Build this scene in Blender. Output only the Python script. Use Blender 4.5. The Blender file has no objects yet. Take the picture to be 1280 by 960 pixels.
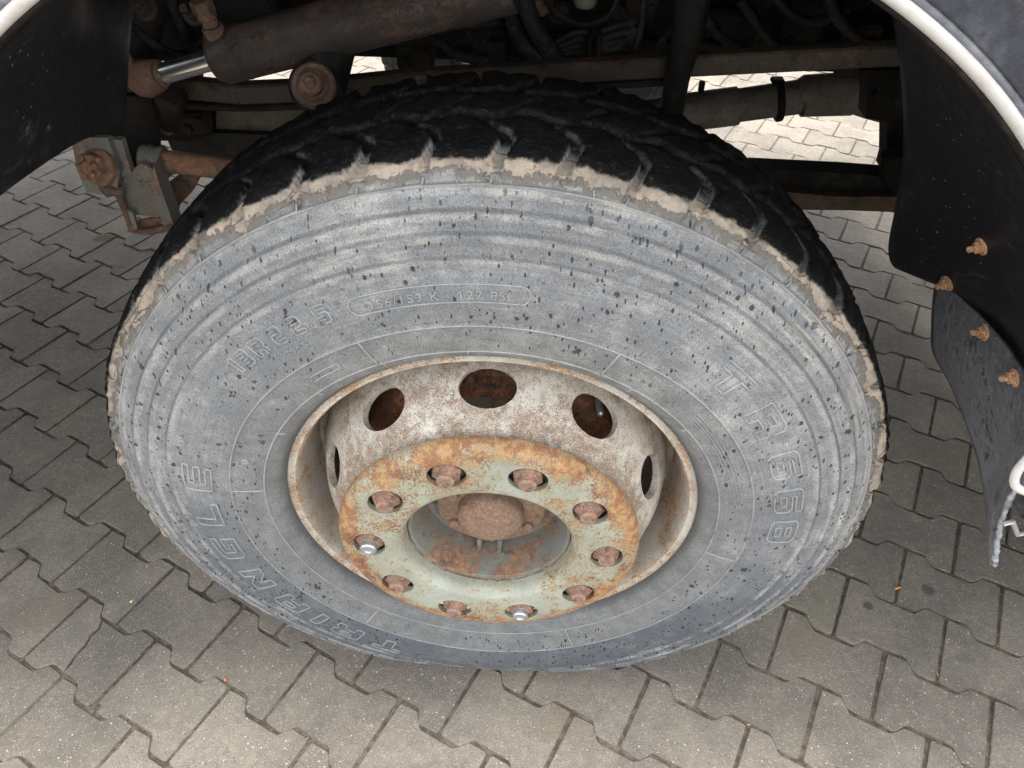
import bpy, math, random
import numpy as np
from mathutils import Vector, Matrix, Euler
random.seed(7); rng = np.random.default_rng(7)
sc = bpy.context.scene
C = bpy.data.collections.new('scene'); sc.collection.children.link(C)
R = math.radians; PI = math.pi

# ---------------------------------------------------------------- camera, sky, sun, exposure
cam_d = bpy.data.cameras.new('camera'); cam = bpy.data.objects.new('camera', cam_d); C.objects.link(cam)
CAM = Vector((0.0517, -0.8012, 1.4334)); ROT = Euler((0.8164, -0.0139, 0.0491)); FPX = 935.9
cam.location = CAM; cam.rotation_euler = ROT
cam_d.sensor_width = 36; cam_d.lens = FPX/1280*36; cam_d.clip_end = 400; cam_d.clip_start = 0.02
sc.camera = cam
SUN_EL, SUN_AZ = 83, 15           # veiled sun almost overhead; azimuth from +Y towards +X
w = bpy.data.worlds.new('World'); sc.world = w; w.use_nodes = True
wt = w.node_tree; wt.nodes.clear()
sky = wt.nodes.new('ShaderNodeTexSky'); sky.sky_type = 'NISHITA'; sky.sun_disc = False
sky.sun_elevation = R(SUN_EL); sky.sun_rotation = R(SUN_AZ)
hs = wt.nodes.new('ShaderNodeHueSaturation'); hs.inputs['Saturation'].default_value = 0.14
bg = wt.nodes.new('ShaderNodeBackground'); bg.inputs['Strength'].default_value = 0.15
wo = wt.nodes.new('ShaderNodeOutputWorld')
wt.links.new(sky.outputs[0], hs.inputs['Color']); wt.links.new(hs.outputs[0], bg.inputs[0]); wt.links.new(bg.outputs[0], wo.inputs[0])
sd = bpy.data.lights.new('sun', 'SUN'); sd.energy = 1.6; sd.angle = R(26); sd.color = (1, .96, .9)
so = bpy.data.objects.new('sun', sd); C.objects.link(so)
dv = Vector((math.sin(R(SUN_AZ))*math.cos(R(SUN_EL)), math.cos(R(SUN_AZ))*math.cos(R(SUN_EL)), math.sin(R(SUN_EL))))
so.rotation_euler = dv.to_track_quat('Z', 'Y').to_euler()
sc.view_settings.view_transform = 'Standard'; sc.view_settings.look = 'None'
sc.view_settings.exposure = 2.36; sc.view_settings.gamma = 1
sc.cycles.max_bounces = 6

MAT = ROT.to_matrix()
def P(px, py, y):
    """world point of a spot measured in the 1280x960 photograph whose real depth is y (metres behind the wheel centre plane)"""
    d = MAT @ Vector(((px-640)/FPX, -(py-480)/FPX, -1)); t = (y-CAM.y)/d.y
    return CAM + d*t
def Pz(px, py, z=0.0):
    d = MAT @ Vector(((px-640)/FPX, -(py-480)/FPX, -1)); t = (z-CAM.z)/d.z
    return CAM + d*t
def proj(p):
    q = MAT.transposed() @ (Vector(p)-CAM)
    if q.z > -.01: return None
    return (640+FPX*q.x/-q.z, 480-FPX*q.y/-q.z)

# ---------------------------------------------------------------- node helpers
class N:
    def __init__(s, name):
        s.m = bpy.data.materials.new(name); s.m.use_nodes = True; s.t = s.m.node_tree
        s.b = s.t.nodes['Principled BSDF']
        s.obj = s.t.nodes.new('ShaderNodeTexCoord').outputs['Object']
        s.seed = 0
    def new(s, k): return s.t.nodes.new(k)
    def put(s, sock, v):
        if v is None: return
        if isinstance(v, bpy.types.NodeSocket): s.t.links.new(v, sock)
        elif isinstance(v, (tuple, list)) and len(v) == 3 and sock.type == 'RGBA': sock.default_value = (*v, 1)
        else: sock.default_value = v
    def math(s, op, a, b=None, c=None, clamp=False):
        n = s.new('ShaderNodeMath'); n.operation = op; n.use_clamp = clamp
        s.put(n.inputs[0], a); s.put(n.inputs[1], b); s.put(n.inputs[2], c); return n.outputs[0]
    def mul(s, a, b): return s.math('MULTIPLY', a, b)
    def add(s, a, b): return s.math('ADD', a, b)
    def mapv(s, v, sx=1, sy=1, sz=1, loc=(0, 0, 0)):
        n = s.new('ShaderNodeMapping'); s.put(n.inputs[0], v); n.inputs['Scale'].default_value = (sx, sy, sz); n.inputs['Location'].default_value = loc; return n.outputs[0]
    def noise(s, scale, detail=4, rough=.6, vec=None, dist=0):
        n = s.new('ShaderNodeTexNoise'); s.seed += 1
        v = s.mapv(vec if vec is not None else s.obj, loc=(s.seed*3.7, s.seed*1.3, s.seed*5.1))
        s.put(n.inputs['Vector'], v); n.inputs['Scale'].default_value = scale; n.inputs['Detail'].default_value = detail
        n.inputs['Roughness'].default_value = rough; n.inputs['Distortion'].default_value = dist
        return n.outputs[0]
    def vor(s, scale, vec=None, feature='F1', rnd=1):
        n = s.new('ShaderNodeTexVoronoi'); n.feature = feature; s.put(n.inputs['Vector'], vec if vec is not None else s.obj)
        n.inputs['Scale'].default_value = scale; n.inputs['Randomness'].default_value = rnd; return n
    def step(s, v, a, b):
        n = s.new('ShaderNodeMapRange'); n.interpolation_type = 'SMOOTHSTEP'; s.put(n.inputs[0], v)
        s.put(n.inputs[1], a); s.put(n.inputs[2], b); return n.outputs[0]
    def lin(s, v, a, b, c, d):
        n = s.new('ShaderNodeMapRange'); s.put(n.inputs[0], v)
        for i, q in enumerate((a, b, c, d)): s.put(n.inputs[i+1], q)
        return n.outputs[0]
    def mix(s, f, a, b):
        n = s.new('ShaderNodeMix'); n.data_type = 'RGBA'; s.put(n.inputs[0], f); s.put(n.inputs[6], a); s.put(n.inputs[7], b); return n.outputs[2]
    def mulc(s, c, f):     # colour times grey factor
        n = s.new('ShaderNodeMix'); n.data_type = 'RGBA'; n.blend_type = 'MULTIPLY'; n.inputs[0].default_value = 1
        s.put(n.inputs[6], c); s.put(n.inputs[7], f); return n.outputs[2]
    def sep(s, v=None):
        n = s.new('ShaderNodeSeparateXYZ'); s.put(n.inputs[0], v if v is not None else s.obj); return n.outputs
    def comb(s, x, y, z):
        n = s.new('ShaderNodeCombineXYZ'); s.put(n.inputs[0], x); s.put(n.inputs[1], y); s.put(n.inputs[2], z); return n.outputs[0]
    def add_v(s, a, b):
        n = s.new('ShaderNodeVectorMath'); n.operation = 'ADD'; s.put(n.inputs[0], a); s.put(n.inputs[1], b); return n.outputs[0]
    def noise_c(s, scale, vec, amp):
        n = s.new('ShaderNodeTexNoise'); s.put(n.inputs['Vector'], vec); n.inputs['Scale'].default_value = scale; n.inputs['Detail'].default_value = 4
        m = s.new('ShaderNodeVectorMath'); m.operation = 'SCALE'; s.put(m.inputs[0], n.outputs['Color']); m.inputs['Scale'].default_value = amp; return m.outputs[0]
    def bump(s, h, strength=.5, dist=.001, prev=None):
        n = s.new('ShaderNodeBump'); n.inputs['Strength'].default_value = strength; n.inputs['Distance'].default_value = dist
        s.put(n.inputs['Height'], h); s.put(n.inputs['Normal'], prev); return n.outputs[0]
    def attr(s, name):
        n = s.new('ShaderNodeAttribute'); n.attribute_name = name; return n.outputs['Fac']
    def out(s, col, rough=.6, metal=0, normal=None, spec=None):
        s.put(s.b.inputs['Base Color'], col); s.put(s.b.inputs['Roughness'], rough); s.put(s.b.inputs['Metallic'], metal)
        s.put(s.b.inputs['Normal'], normal)
        if spec is not None: s.put(s.b.inputs['Specular IOR Level'], spec)
        return s.m

def rusty(name, paint, amount=.5, rust=(.30, .13, .06), rust2=(.45, .23, .09), dark=(.09, .045, .03), scale=1, prough=.45, radial=None, dust=None, bw=.55, fw=.22, lump=1.0):
    """paint that has given way to rust; amount 0..1; radial=(r0,r1,gain) adds rust towards a radius"""
    n = N(name)
    big = n.noise(9*scale, 5, .65); med = n.noise(38*scale, 6, .7, dist=.6); fine = n.noise(330*scale, 3, .7)
    f = n.add(n.mul(big, bw), n.add(n.mul(med, 1-bw), n.mul(n.add(fine, -.5), fw*2))); f = n.add(f, .11)
    if radial:
        x = n.sep(); r = n.math('SQRT', n.add(n.mul(x[0], x[0]), n.mul(x[2], x[2])))
        f = n.add(f, n.mul(n.step(r, radial[0], radial[1]), radial[2]))
    th = .61 + (.5-amount)*.5
    mask = n.step(f, th-.03, th+.035)
    rc = n.mix(n.step(n.noise(70*scale, 5, .7), .42, .6), rust, rust2)
    rc = n.mix(n.step(n.noise(24*scale, 5, .7), .53, .64), rc, dark)
    rc = n.mix(n.step(n.noise(500, 2, .5), .55, .7), rc, n.mulc(rc, (1.7, 1.55, 1.4)))
    pc = n.mix(n.step(n.noise(15*scale, 4), .35, .7), paint, tuple(c*.74 for c in paint))
    pc = n.mix(n.mul(n.step(n.noise(260, 3, .7), .54, .66), .6), pc, tuple(c*.5 for c in paint))
    stain = n.step(f, th-.14, th-.02)
    pc = n.mix(n.mul(stain, .5), pc, (paint[0]*.95, paint[1]*.72, paint[2]*.45))
    col = n.mix(mask, pc, rc)
    if dust: col = n.mix(n.mul(n.step(n.noise(40, 5, .7), .45, .7), .6), col, dust)
    nm = n.bump(n.add(n.mul(mask, .5), n.mul(n.noise(420, 3, .7), n.lin(mask, 0, 1, .12, .8))), .6*lump, .0012)
    return n.out(col, n.lin(mask, 0, 1, prough, .88), 0, nm, .35)

def grime(name, col, var=.5, rough=.7, dust=None, dustf=.5, scale=1, bumpd=.001, speck=None, metal=0, spec=None):
    if spec is None: spec = .15 if max(col) < .05 else .4
    n = N(name)
    a = n.noise(11*scale, 5, .65); b = n.noise(90*scale, 4, .7)
    c = n.mix(n.step(n.add(n.mul(a, .6), n.mul(b, .4)), .35, .65), tuple(q*(1-var) for q in col), tuple(min(1, q*(1+var)) for q in col))
    if dust: c = n.mix(n.mul(n.step(n.noise(17*scale, 6, .75), .48, .68), dustf), c, dust)
    if speck:
        v = n.vor(150*scale); s_ = n.math('LESS_THAN', n.add(v.outputs['Distance'], n.mul(n.noise(300, 2), .3)), n.lin(n.sep(v.outputs['Color'])[0], .72, 1, 0, .42))
        c = n.mix(n.mul(s_, n.step(n.noise(12, 3), .42, .6)), c, speck)
    return n.out(c, n.lin(b, .3, .7, rough-.12, rough+.12), metal, n.bump(n.add(b, n.mul(n.noise(400, 2), .5)), .45, bumpd), spec)

# ---------------------------------------------------------------- mesh helpers
class MB:
    def __init__(s): s.v = []; s.f = []; s.mi = []; s.cur = 0
    def add(s, vs, fs):
        o = len(s.v); s.v += [tuple(v) for v in vs]; s.f += [tuple(i+o for i in f) for f in fs]; s.mi += [s.cur]*len(fs); return s
    def box(s, c, size, rot=None, bev=.0):
        x, y, z = [q/2 for q in size]; b = min(bev, x*.9, y*.9, z*.9)
        if b <= 0:
            vs = [Vector((i*x, j*y, k*z)) for k in (-1, 1) for j in (-1, 1) for i in (-1, 1)]
            fs = [(0, 2, 3, 1), (4, 5, 7, 6), (0, 1, 5, 4), (2, 6, 7, 3), (0, 4, 6, 2), (1, 3, 7, 5)]
        else:
            bm_v = []; idx = {}
            for i in (-1, 1):
                for j in (-1, 1):
                    for k in (-1, 1):
                        for ax in range(3):
                            p = [i*x, j*y, k*z]
                            for q in range(3):
                                if q != ax: p[q] -= (i, j, k)[q]*b
                            idx[(i, j, k, ax)] = len(bm_v); bm_v.append(Vector(p))
            vs = bm_v; fs = []
            for i in (-1, 1):
                for j in (-1, 1):
                    for k in (-1, 1): fs.append(tuple(idx[(i, j, k, a)] for a in ((0, 1, 2) if i*j*k > 0 else (0, 2, 1))))
            for ax in range(3):
                o1, o2 = [(1, 2), (2, 0), (0, 1)][ax]
                for sgn in (-1, 1):
                    q = []
                    for a, b2 in ((-1, -1), (1, -1), (1, 1), (-1, 1)):
                        t = [0, 0, 0]; t[ax] = sgn; t[o1] = a; t[o2] = b2; q.append(idx[(*t, ax)])
                    fs.append(tuple(q if sgn > 0 else q[::-1]))
                for a in (-1, 1):
                    for b2 in (-1, 1):
                        t0 = [0, 0, 0]; t1 = [0, 0, 0]; t0[ax] = -1; t1[ax] = 1
                        for t in (t0, t1): t[o1] = a; t[o2] = b2
                        q = [idx[(*t0, o1)], idx[(*t1, o1)], idx[(*t1, o2)], idx[(*t0, o2)]]
                        fs.append(tuple(q if a*b2 > 0 else q[::-1]))
        m = rot.to_matrix() if isinstance(rot, Euler) else rot
        vs = [(m @ v if m is not None else v) + Vector(c) for v in vs]
        return s.add(vs, fs)
    def tube(s, pts, r, n=12, caps=True, closed=False):
        pts = [Vector(p) for p in pts]; m = len(pts); rs = r if isinstance(r, (list, tuple)) else [r]*m
        vs = []; up = None
        for i, p in enumerate(pts):
            a = pts[(i-1) % m] if (i > 0 or closed) else p; b = pts[(i+1) % m] if (i < m-1 or closed) else p
            t = (b-a).normalized()
            if up is None:
                up = Vector((0, 0, 1)) if abs(t.z) < .9 else Vector((1, 0, 0))
            u = (up - t*up.dot(t)).normalized(); up = u; w_ = t.cross(u)
            for k in range(n):
                an = 2*PI*k/n; vs.append(p + (u*math.cos(an)+w_*math.sin(an))*rs[i])
        fs = []
        for i in range(m if closed else m-1):
            for k in range(n):
                a = i*n+k; b = i*n+(k+1) % n; c = ((i+1) % m)*n+(k+1) % n; d = ((i+1) % m)*n+k; fs.append((a, d, c, b))
        if caps and not closed: fs.append(tuple(range(n))); fs.append(tuple(range((m-1)*n, m*n))[::-1])
        return s.add(vs, fs)
    def lathe(s, prof, n=64, closed=True, origin=(0, 0, 0), axis=(0, 1, 0)):
        """prof = [(r, h)], revolved about axis through origin"""
        ax = Vector(axis).normalized(); u = (Vector((0, 0, 1)) if abs(ax.z) < .9 else Vector((1, 0, 0))); u = (u-ax*u.dot(ax)).normalized(); w_ = ax.cross(u)
        o = Vector(origin); m = len(prof); vs = []
        for k in range(n):
            a = 2*PI*k/n; e = u*math.cos(a)+w_*math.sin(a)
            for r, h in prof: vs.append(o+ax*h+e*r)
        fs = []
        for k in range(n):
            for i in range(m if closed else m-1):
                j = (i+1) % m; k2 = (k+1) % n
                fs.append((k*m+i, k*m+j, k2*m+j, k2*m+i))
        return s.add(vs, fs)
    def hexa(s, c, axis, rf, h, n=6, cham=.002):
        """hex prism with chamfered far face; base centre c, along axis"""
        ax = Vector(axis).normalized(); u = (Vector((0, 0, 1)) if abs(ax.z) < .9 else Vector((1, 0, 0))); u = (u-ax*u.dot(ax)).normalized(); w_ = ax.cross(u)
        vs = []; c = Vector(c)
        for r, hh in ((rf, 0), (rf, h-cham), (rf*.86, h)):
            for k in range(n):
                a = 2*PI*k/n+.3; vs.append(c+ax*hh+(u*math.cos(a)+w_*math.sin(a))*r)
        fs = [tuple(range(n))[::-1], tuple(range(2*n, 3*n))]
        for l in range(2):
            for k in range(n): fs.append((l*n+k, l*n+(k+1) % n, (l+1)*n+(k+1) % n, (l+1)*n+k))
        return s.add(vs, fs)
    def cyl(s, a, b, r, n=24, cham=.003):
        a = Vector(a); b = Vector(b); d = (b-a).normalized(); L = (b-a).length; c = min(cham, r*.5, L*.4)
        return s.tube([a, a+d*c, b-d*c, b], [r-c, r, r, r-c], n)
    def build(s, name, mat, parent=None, sharp=40, recalc=True, loc=None):
        me = bpy.data.meshes.new(name); me.from_pydata(s.v, [], s.f)
        if recalc:
            import bmesh
            bm = bmesh.new(); bm.from_mesh(me)
            if any(s.mi): pass
            bmesh.ops.recalc_face_normals(bm, faces=bm.faces); bm.to_mesh(me); bm.free()
        mats = mat if isinstance(mat, (list, tuple)) else [mat]
        for m in mats: me.materials.append(m)
        if any(s.mi): me.polygons.foreach_set('material_index', s.mi)
        me.shade_smooth(); me.set_sharp_from_angle(angle=R(sharp)); me.update()
        return link(name, me, parent, loc)
def link(name, me, parent=None, loc=None):
    o = bpy.data.objects.new(name, me); C.objects.link(o)
    if parent: o.parent = parent
    if loc: o.location = loc
    return o
def empty(name, loc=(0, 0, 0), parent=None):
    o = bpy.data.objects.new(name, None); C.objects.link(o); o.location = loc; o.empty_display_size = .1
    if parent: o.parent = parent
    return o
def tag(o, label=None, cat=None, group=None, kind=None):
    if label: o['label'] = label
    if cat: o['category'] = cat
    if group: o['group'] = group
    if kind: o['kind'] = kind
    return o
def grid_mesh(name, V, mat, parent=None, wrap=False, attrs=None, thick=None):
    """V: array (m,n,3); wrap joins the first axis"""
    m, n_, _ = V.shape; idx = np.arange(m*n_).reshape(m, n_)
    nxt = np.roll(idx, -1, 0) if wrap else idx[1:]
    base = idx if wrap else idx[:-1]
    F = np.stack([base[:, :-1], base[:, 1:], nxt[:, 1:], nxt[:, :-1]], -1).reshape(-1, 4)
    me = bpy.data.meshes.new(name); me.vertices.add(m*n_); me.vertices.foreach_set('co', V.reshape(-1).astype('f'))
    me.loops.add(F.size); me.loops.foreach_set('vertex_index', F.reshape(-1).astype('i'))
    me.polygons.add(len(F)); me.polygons.foreach_set('loop_start', (np.arange(len(F))*4).astype('i'))
    me.update(calc_edges=True)
    for k, a in (attrs or {}).items():
        at = me.attributes.new(k, 'FLOAT', 'POINT'); at.data.foreach_set('value', a.reshape(-1).astype('f'))
    me.materials.append(mat); me.shade_smooth()
    o = link(name, me, parent)
    if thick:
        md = o.modifiers.new('solid', 'SOLIDIFY'); md.thickness = thick; md.offset = 0
    return o
def catmull(pts, n):
    P_ = np.array(pts, float); P_ = np.vstack([2*P_[0]-P_[1], P_, 2*P_[-1]-P_[-2]]); m = len(P_)-3
    out = []
    for t in np.linspace(0, m, n):
        i = min(int(t), m-1); f = t-i; a, b, c, d = P_[i:i+4]
        out.append(.5*((2*b)+(c-a)*f+(2*a-5*b+4*c-d)*f*f+(3*b-a-3*c+d)*f**3))
    return np.array(out)
def cut(o, cutters):
    """boolean-subtract cutter meshes and bake the result"""
    for c in cutters:
        md = o.modifiers.new('cut', 'BOOLEAN'); md.object = c; md.operation = 'DIFFERENCE'; md.solver = 'EXACT'
    bpy.context.view_layer.update()
    dg = bpy.context.evaluated_depsgraph_get(); me = bpy.data.meshes.new_from_object(o.evaluated_get(dg))
    o.modifiers.clear(); o.data = me; me.shade_smooth(); me.set_sharp_from_angle(angle=R(38))
    for c in cutters: bpy.data.objects.remove(c)

# ================================================================= THE GROUND
GA, OX, OY, SL, SW = -0.4589, -1.0563, -0.1485, 0.2007, 0.1422
AMP = .0122
def g2w(u, v):      # lattice metres -> world
    return (OX+math.cos(GA)*u-math.sin(GA)*v, OY+math.sin(GA)*u+math.cos(GA)*v)

def stone_mat():
    n = N('concrete_paver')
    geo = n.new('ShaderNodeNewGeometry').outputs['Position']
    rnd = n.attr('tone')
    oi = n.new('ShaderNodeObjectInfo').outputs['Random']
    rr = n.math('FRACT', n.add(oi, n.mul(rnd, 3.7)))
    a = n.noise(5, 5, .65, geo); b = n.noise(55, 5, .75, geo); c = n.noise(520, 2, .6, geo)
    base = n.mix(rr, (.168, .148, .121), (.232, .205, .168))
    base = n.mix(n.step(a, .38, .64), base, n.mulc(base, (.72, .72, .75)))
    base = n.mix(n.mul(n.step(b, .46, .62), .6), base, n.mulc(base, (1.32, 1.28, 1.2)))
    base = n.mix(n.mul(n.step(n.noise(24, 6, .8, geo), .52, .68), .6), base, (.155, .142, .125))
    # aggregate: pale and dark grains
    v = n.vor(330, geo); cc = n.sep(v.outputs['Color'])
    pale = n.mul(n.math('LESS_THAN', v.outputs['Distance'], .34), n.step(cc[0], .72, .86))
    base = n.mix(n.mul(pale, .60), base, (.50, .46, .38))
    v2 = n.vor(240, geo); c2 = n.sep(v2.outputs['Color'])
    dk = n.mul(n.math('LESS_THAN', v2.outputs['Distance'], .36), n.step(c2[1], .78, .9))
    base = n.mix(n.mul(dk, .75), base, (.10, .09, .075))
    v3 = n.vor(95, geo); c3 = n.sep(v3.outputs['Color'])
    big = n.mul(n.math('LESS_THAN', v3.outputs['Distance'], .14), n.step(c3[2], .90, .96))
    base = n.mix(n.mul(big, .8), base, (.68, .60, .46))
    # oil spots and a mossy tinge
    def spot(px, py, rx, ry, ang):
        p = Pz(px, py); s_ = n.sep(geo); dx = n.math('SUBTRACT', s_[0], p.x); dy = n.math('SUBTRACT', s_[1], p.y)
        ca, sa = math.cos(ang), math.sin(ang)
        e = n.math('SQRT', n.add(n.math('POWER', n.mul(n.add(n.mul(dx, ca), n.mul(dy, sa)), 1/rx), 2), n.math('POWER', n.mul(n.add(n.mul(dx, -sa), n.mul(dy, ca)), 1/ry), 2)))
        e = n.add(e, n.mul(n.add(n.noise(70, 4, .7, geo), -.5), 1.4)); return n.math('SUBTRACT', 1, n.step(e, .7, 1.15))
    for px, py, rx, ry, an, col, f in ((700, 905, .05, .03, .3, (.18, .13, .08), .3), (1010, 800, .05, .04, 0, (.21, .18, .11), .35), (60, 470, .03, .02, 0, (.10, .09, .08), .5), (60, 760, .09, .05, .4, (.16, .135, .10), .5), (490, 790, .10, .05, 0, (.15, .12, .09), .4),(1160, 737, .016, .013, 0, (.06, .055, .05), .8), (1085, 758, .012, .010, 0, (.06, .055, .05), .8), (133, 297, .045, .028, .5, (.075, .068, .03), .85), (1206, 822, .02, .012, 0, (.14, .135, .12), .7), (1010, 905, .02, .018, 0, (.15, .145, .13), .5), (118, 884, .012, .010, 0, (.05, .05, .05), .9)):
        base = n.mix(n.mul(spot(px, py, rx, ry, an), f), base, col)
    moss = n.mul(n.step(n.noise(3.2, 4, .7, geo), .56, .68), n.step(n.noise(30, 4, .7, geo), .45, .62))
    base = n.mix(n.mul(moss, .28), base, (.24, .235, .12))
    edge = n.attr('edge')
    base = n.mix(n.mul(edge, n.step(n.noise(60, 4, .7, geo), .30, .62)), base, n.mulc(base, (.60, .57, .52)))
    h = n.add(n.mul(b, .5), n.add(n.mul(c, .55), n.mul(v.outputs['Distance'], .35)))
    return n.out(base, .82, 0, n.bump(h, .9, .003), .35)
M_stone = stone_mat()
def sand_mat():
    n = N('joint_sand'); g_ = n.new('ShaderNodeNewGeometry').outputs['Position']
    c = n.mix(n.step(n.noise(60, 5, .7, g_), .4, .6), (.075, .061, .045), (.165, .136, .100))
    c = n.mix(n.mul(n.step(n.noise(7, 5, .75, g_), .62, .70), .45), c, (.13, .14, .055))
    return n.out(c, .95, 0, n.bump(n.noise(500, 3, .7, g_), .8, .002))
M_sand = sand_mat()

def stone_outline(gap=.0022, k=0):
    L = SL/2; W = SW/2; A = AMP; g = gap
    # one long side, left to right; the ends are wide (W+A), the waist narrow (W-A)
    xs = [-L+g, -L+g+.006, -.062, -.0545, -.0395, -.034, .034, .0395, .0545, .062, L-g-.006, L-g]
    hs_ = [W+A-g-.006, W+A-g-.0015, W+A-g, W+A-g-.0020, W-A-g+.0025, W-A-g, W-A-g, W-A-g+.0025, W+A-g-.0025, W+A-g, W+A-g, W+A-g-.005]
    r_ = random.Random(k)
    amp = [.0004, .0005]+[.0014]*8+[.0005, .0004]
    top = [(x+r_.uniform(-q, q)*.5, h+r_.uniform(-q, q)) for x, h, q in zip(xs, hs_, amp)]
    bot = [(x+r_.uniform(-q, q)*.5, -h+r_.uniform(-q, q)) for x, h, q in zip(xs, hs_, amp)][::-1]
    return top+bot
def stone_geo(out):
    m = len(out); c = (sum(p[0] for p in out)/m, sum(p[1] for p in out)/m)
    def ins(d):
        res = []
        for i, p in enumerate(out):
            a = Vector(out[i-1]); b = Vector(out[(i+1) % m]); t = (b-a).normalized(); nn = Vector((t.y, -t.x))
            q = Vector(p)+nn*d; res.append((q.x, q.y))
        return res
    i1, i2 = ins(.0012), ins(.0030)
    vs = [(x, y, -.03) for x, y in out]+[(x, y, -.0052) for x, y in out]+[(x, y, -.0016) for x, y in i1]+[(x, y, 0) for x, y in i2]
    fs = []
    for l in range(3):
        for i in range(m): fs.append((l*m+i, l*m+(i+1) % m, (l+1)*m+(i+1) % m, (l+1)*m+i))
    fs.append(tuple(3*m+i for i in range(m)))
    # outline runs clockwise: flip
    fs = [f[::-1] for f in fs]
    return vs, fs, [1]*(3*m)+[.0]*m
def stone_mesh(name, out):
    vs, fs, ed = stone_geo(out); me = bpy.data.meshes.new(name); me.from_pydata(vs, [], fs); me.materials.append(M_stone)
    a = me.attributes.new('edge', 'FLOAT', 'POINT'); a.data.foreach_set('value', ed)
    me.shade_smooth(); me.set_sharp_from_angle(angle=R(75)); me.polygons[len(me.polygons)-1].use_smooth = False; return me
variants = [stone_mesh('paving_stone', stone_outline(.0017+.0005*(k % 3), k)) for k in range(12)]

pavement = MB()
pavement.add([(-60, -60, -.0034), (60, -60, -.0034), (60, 60, -.0034), (-60, 60, -.0034)], [(0, 1, 2, 3)])
ground = pavement.build('pavement', M_sand, recalc=False)
tag(ground, 'grey concrete paved yard of interlocking stones under and around the truck', kind='structure')
cells = []
for row in range(-30, 62):
    for k in range(-30, 62):
        uc = (k+.5*(row % 2)+.5)*SL; vc = row*SW; x, y = g2w(uc, vc)
        if not (-6 < x < 6 and -2.2 < y < 7.5): continue
        cells.append((row, k, x, y))
def score(x, y):
    q = proj((x, y, 0))
    if q is None: return 0
    px, py = q
    if not (-50 < px < 1330 and -40 < py < 1010): return 0
    d = (Vector((x, y, 0))-CAM).length
    # hidden behind the wheel, the truck's underside or the mudguards
    if ((px-616)/455)**2+((py-520)/295)**2 < 1: return 0
    if py < 150 and px < 840: return 0
    if py < 205 and px < 150: return 0
    if px > 1145 and py < 430+(px-1145)*1.7: return 0
    if py < 75: return 0
    return 1/d**2
cells = sorted(cells, key=lambda c: -score(c[2], c[3]))
CRACK = (1, 0)
singles = [c for c in cells if score(c[2], c[3]) > 0][:298]; rest = cells[len(singles):]
def split(out, top, bot, keep):
    """half of a stone either side of a ragged crack from (top, +h) to (bot, -h)"""
    def side(p): f = (p[1]+.09)/.18; return p[0]-(bot+(top-bot)*f)
    q = [p for p in out if (side(p) < 0) == (keep < 0)]
    crack = [(bot+(top-bot)*f+.003*math.sin(f*17)+keep*.0009, -.0570+.1140*f) for f in np.linspace(0, 1, 7)]
    if keep < 0:
        left_top = [p for p in q if p[1] > 0]; left_bot = [p for p in q if p[1] <= 0]
        return left_top+crack[::-1]+left_bot
    rt = [p for p in q if p[1] > 0]; rb = [p for p in q if p[1] <= 0]
    return crack+rt+rb
for (row, k, x, y) in singles:
    h = (row*73+k*37) % 97/97
    loc = (x, y, (h-.5)*.0034); rot = ((((row*31+k*17) % 53)/53-.5)*.012, (((row*11+k*29) % 41)/41-.5)*.010, GA+(((row*7+k*13) % 23)/23-.5)*.010)
    if (row, k) == CRACK:
        for keep in (-1, 1):
            me = stone_mesh('paving_stone', split(stone_outline(.002, 3), -.028, -.005, keep))
            o = link('paving_stone', me, ground, loc); o.rotation_euler = rot
            o['label'] = 'part of the cracked paving stone'
        continue
    o = link('paving_stone', variants[(row*5+k*7) % 12], ground, loc); o.rotation_euler = rot
# everything beyond: one joined field of the same stones
vs, fs, ed = stone_geo(stone_outline(.002, 9)); vs = np.array(vs); nv = len(vs)
cg, sg = math.cos(GA), math.sin(GA)
allv = []; allf = []; alle = []; tone = []
fa = [list(f) for f in fs]
for i, (row, k, x, y) in enumerate(rest):
    p = vs.copy(); q = p.copy(); q[:, 0] = x+cg*p[:, 0]-sg*p[:, 1]; q[:, 1] = y+sg*p[:, 0]+cg*p[:, 1]; q[:, 2] += rng.uniform(-.001, .001)
    allv.append(q); allf += [[a+i*nv for a in f] for f in fa]; alle += ed; tone += [rng.random()]*nv
me = bpy.data.meshes.new('paving_stones'); me.from_pydata(np.concatenate(allv).tolist(), [], allf); me.materials.append(M_stone)
me.attributes.new('edge', 'FLOAT', 'POINT').data.foreach_set('value', alle); me.attributes.new('tone', 'FLOAT', 'POINT').data.foreach_set('value', tone)
me.polygons.foreach_set('use_smooth', [False]*len(me.polygons))
o = link('paving_stones', me, ground); tag(o, kind='stuff')

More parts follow.
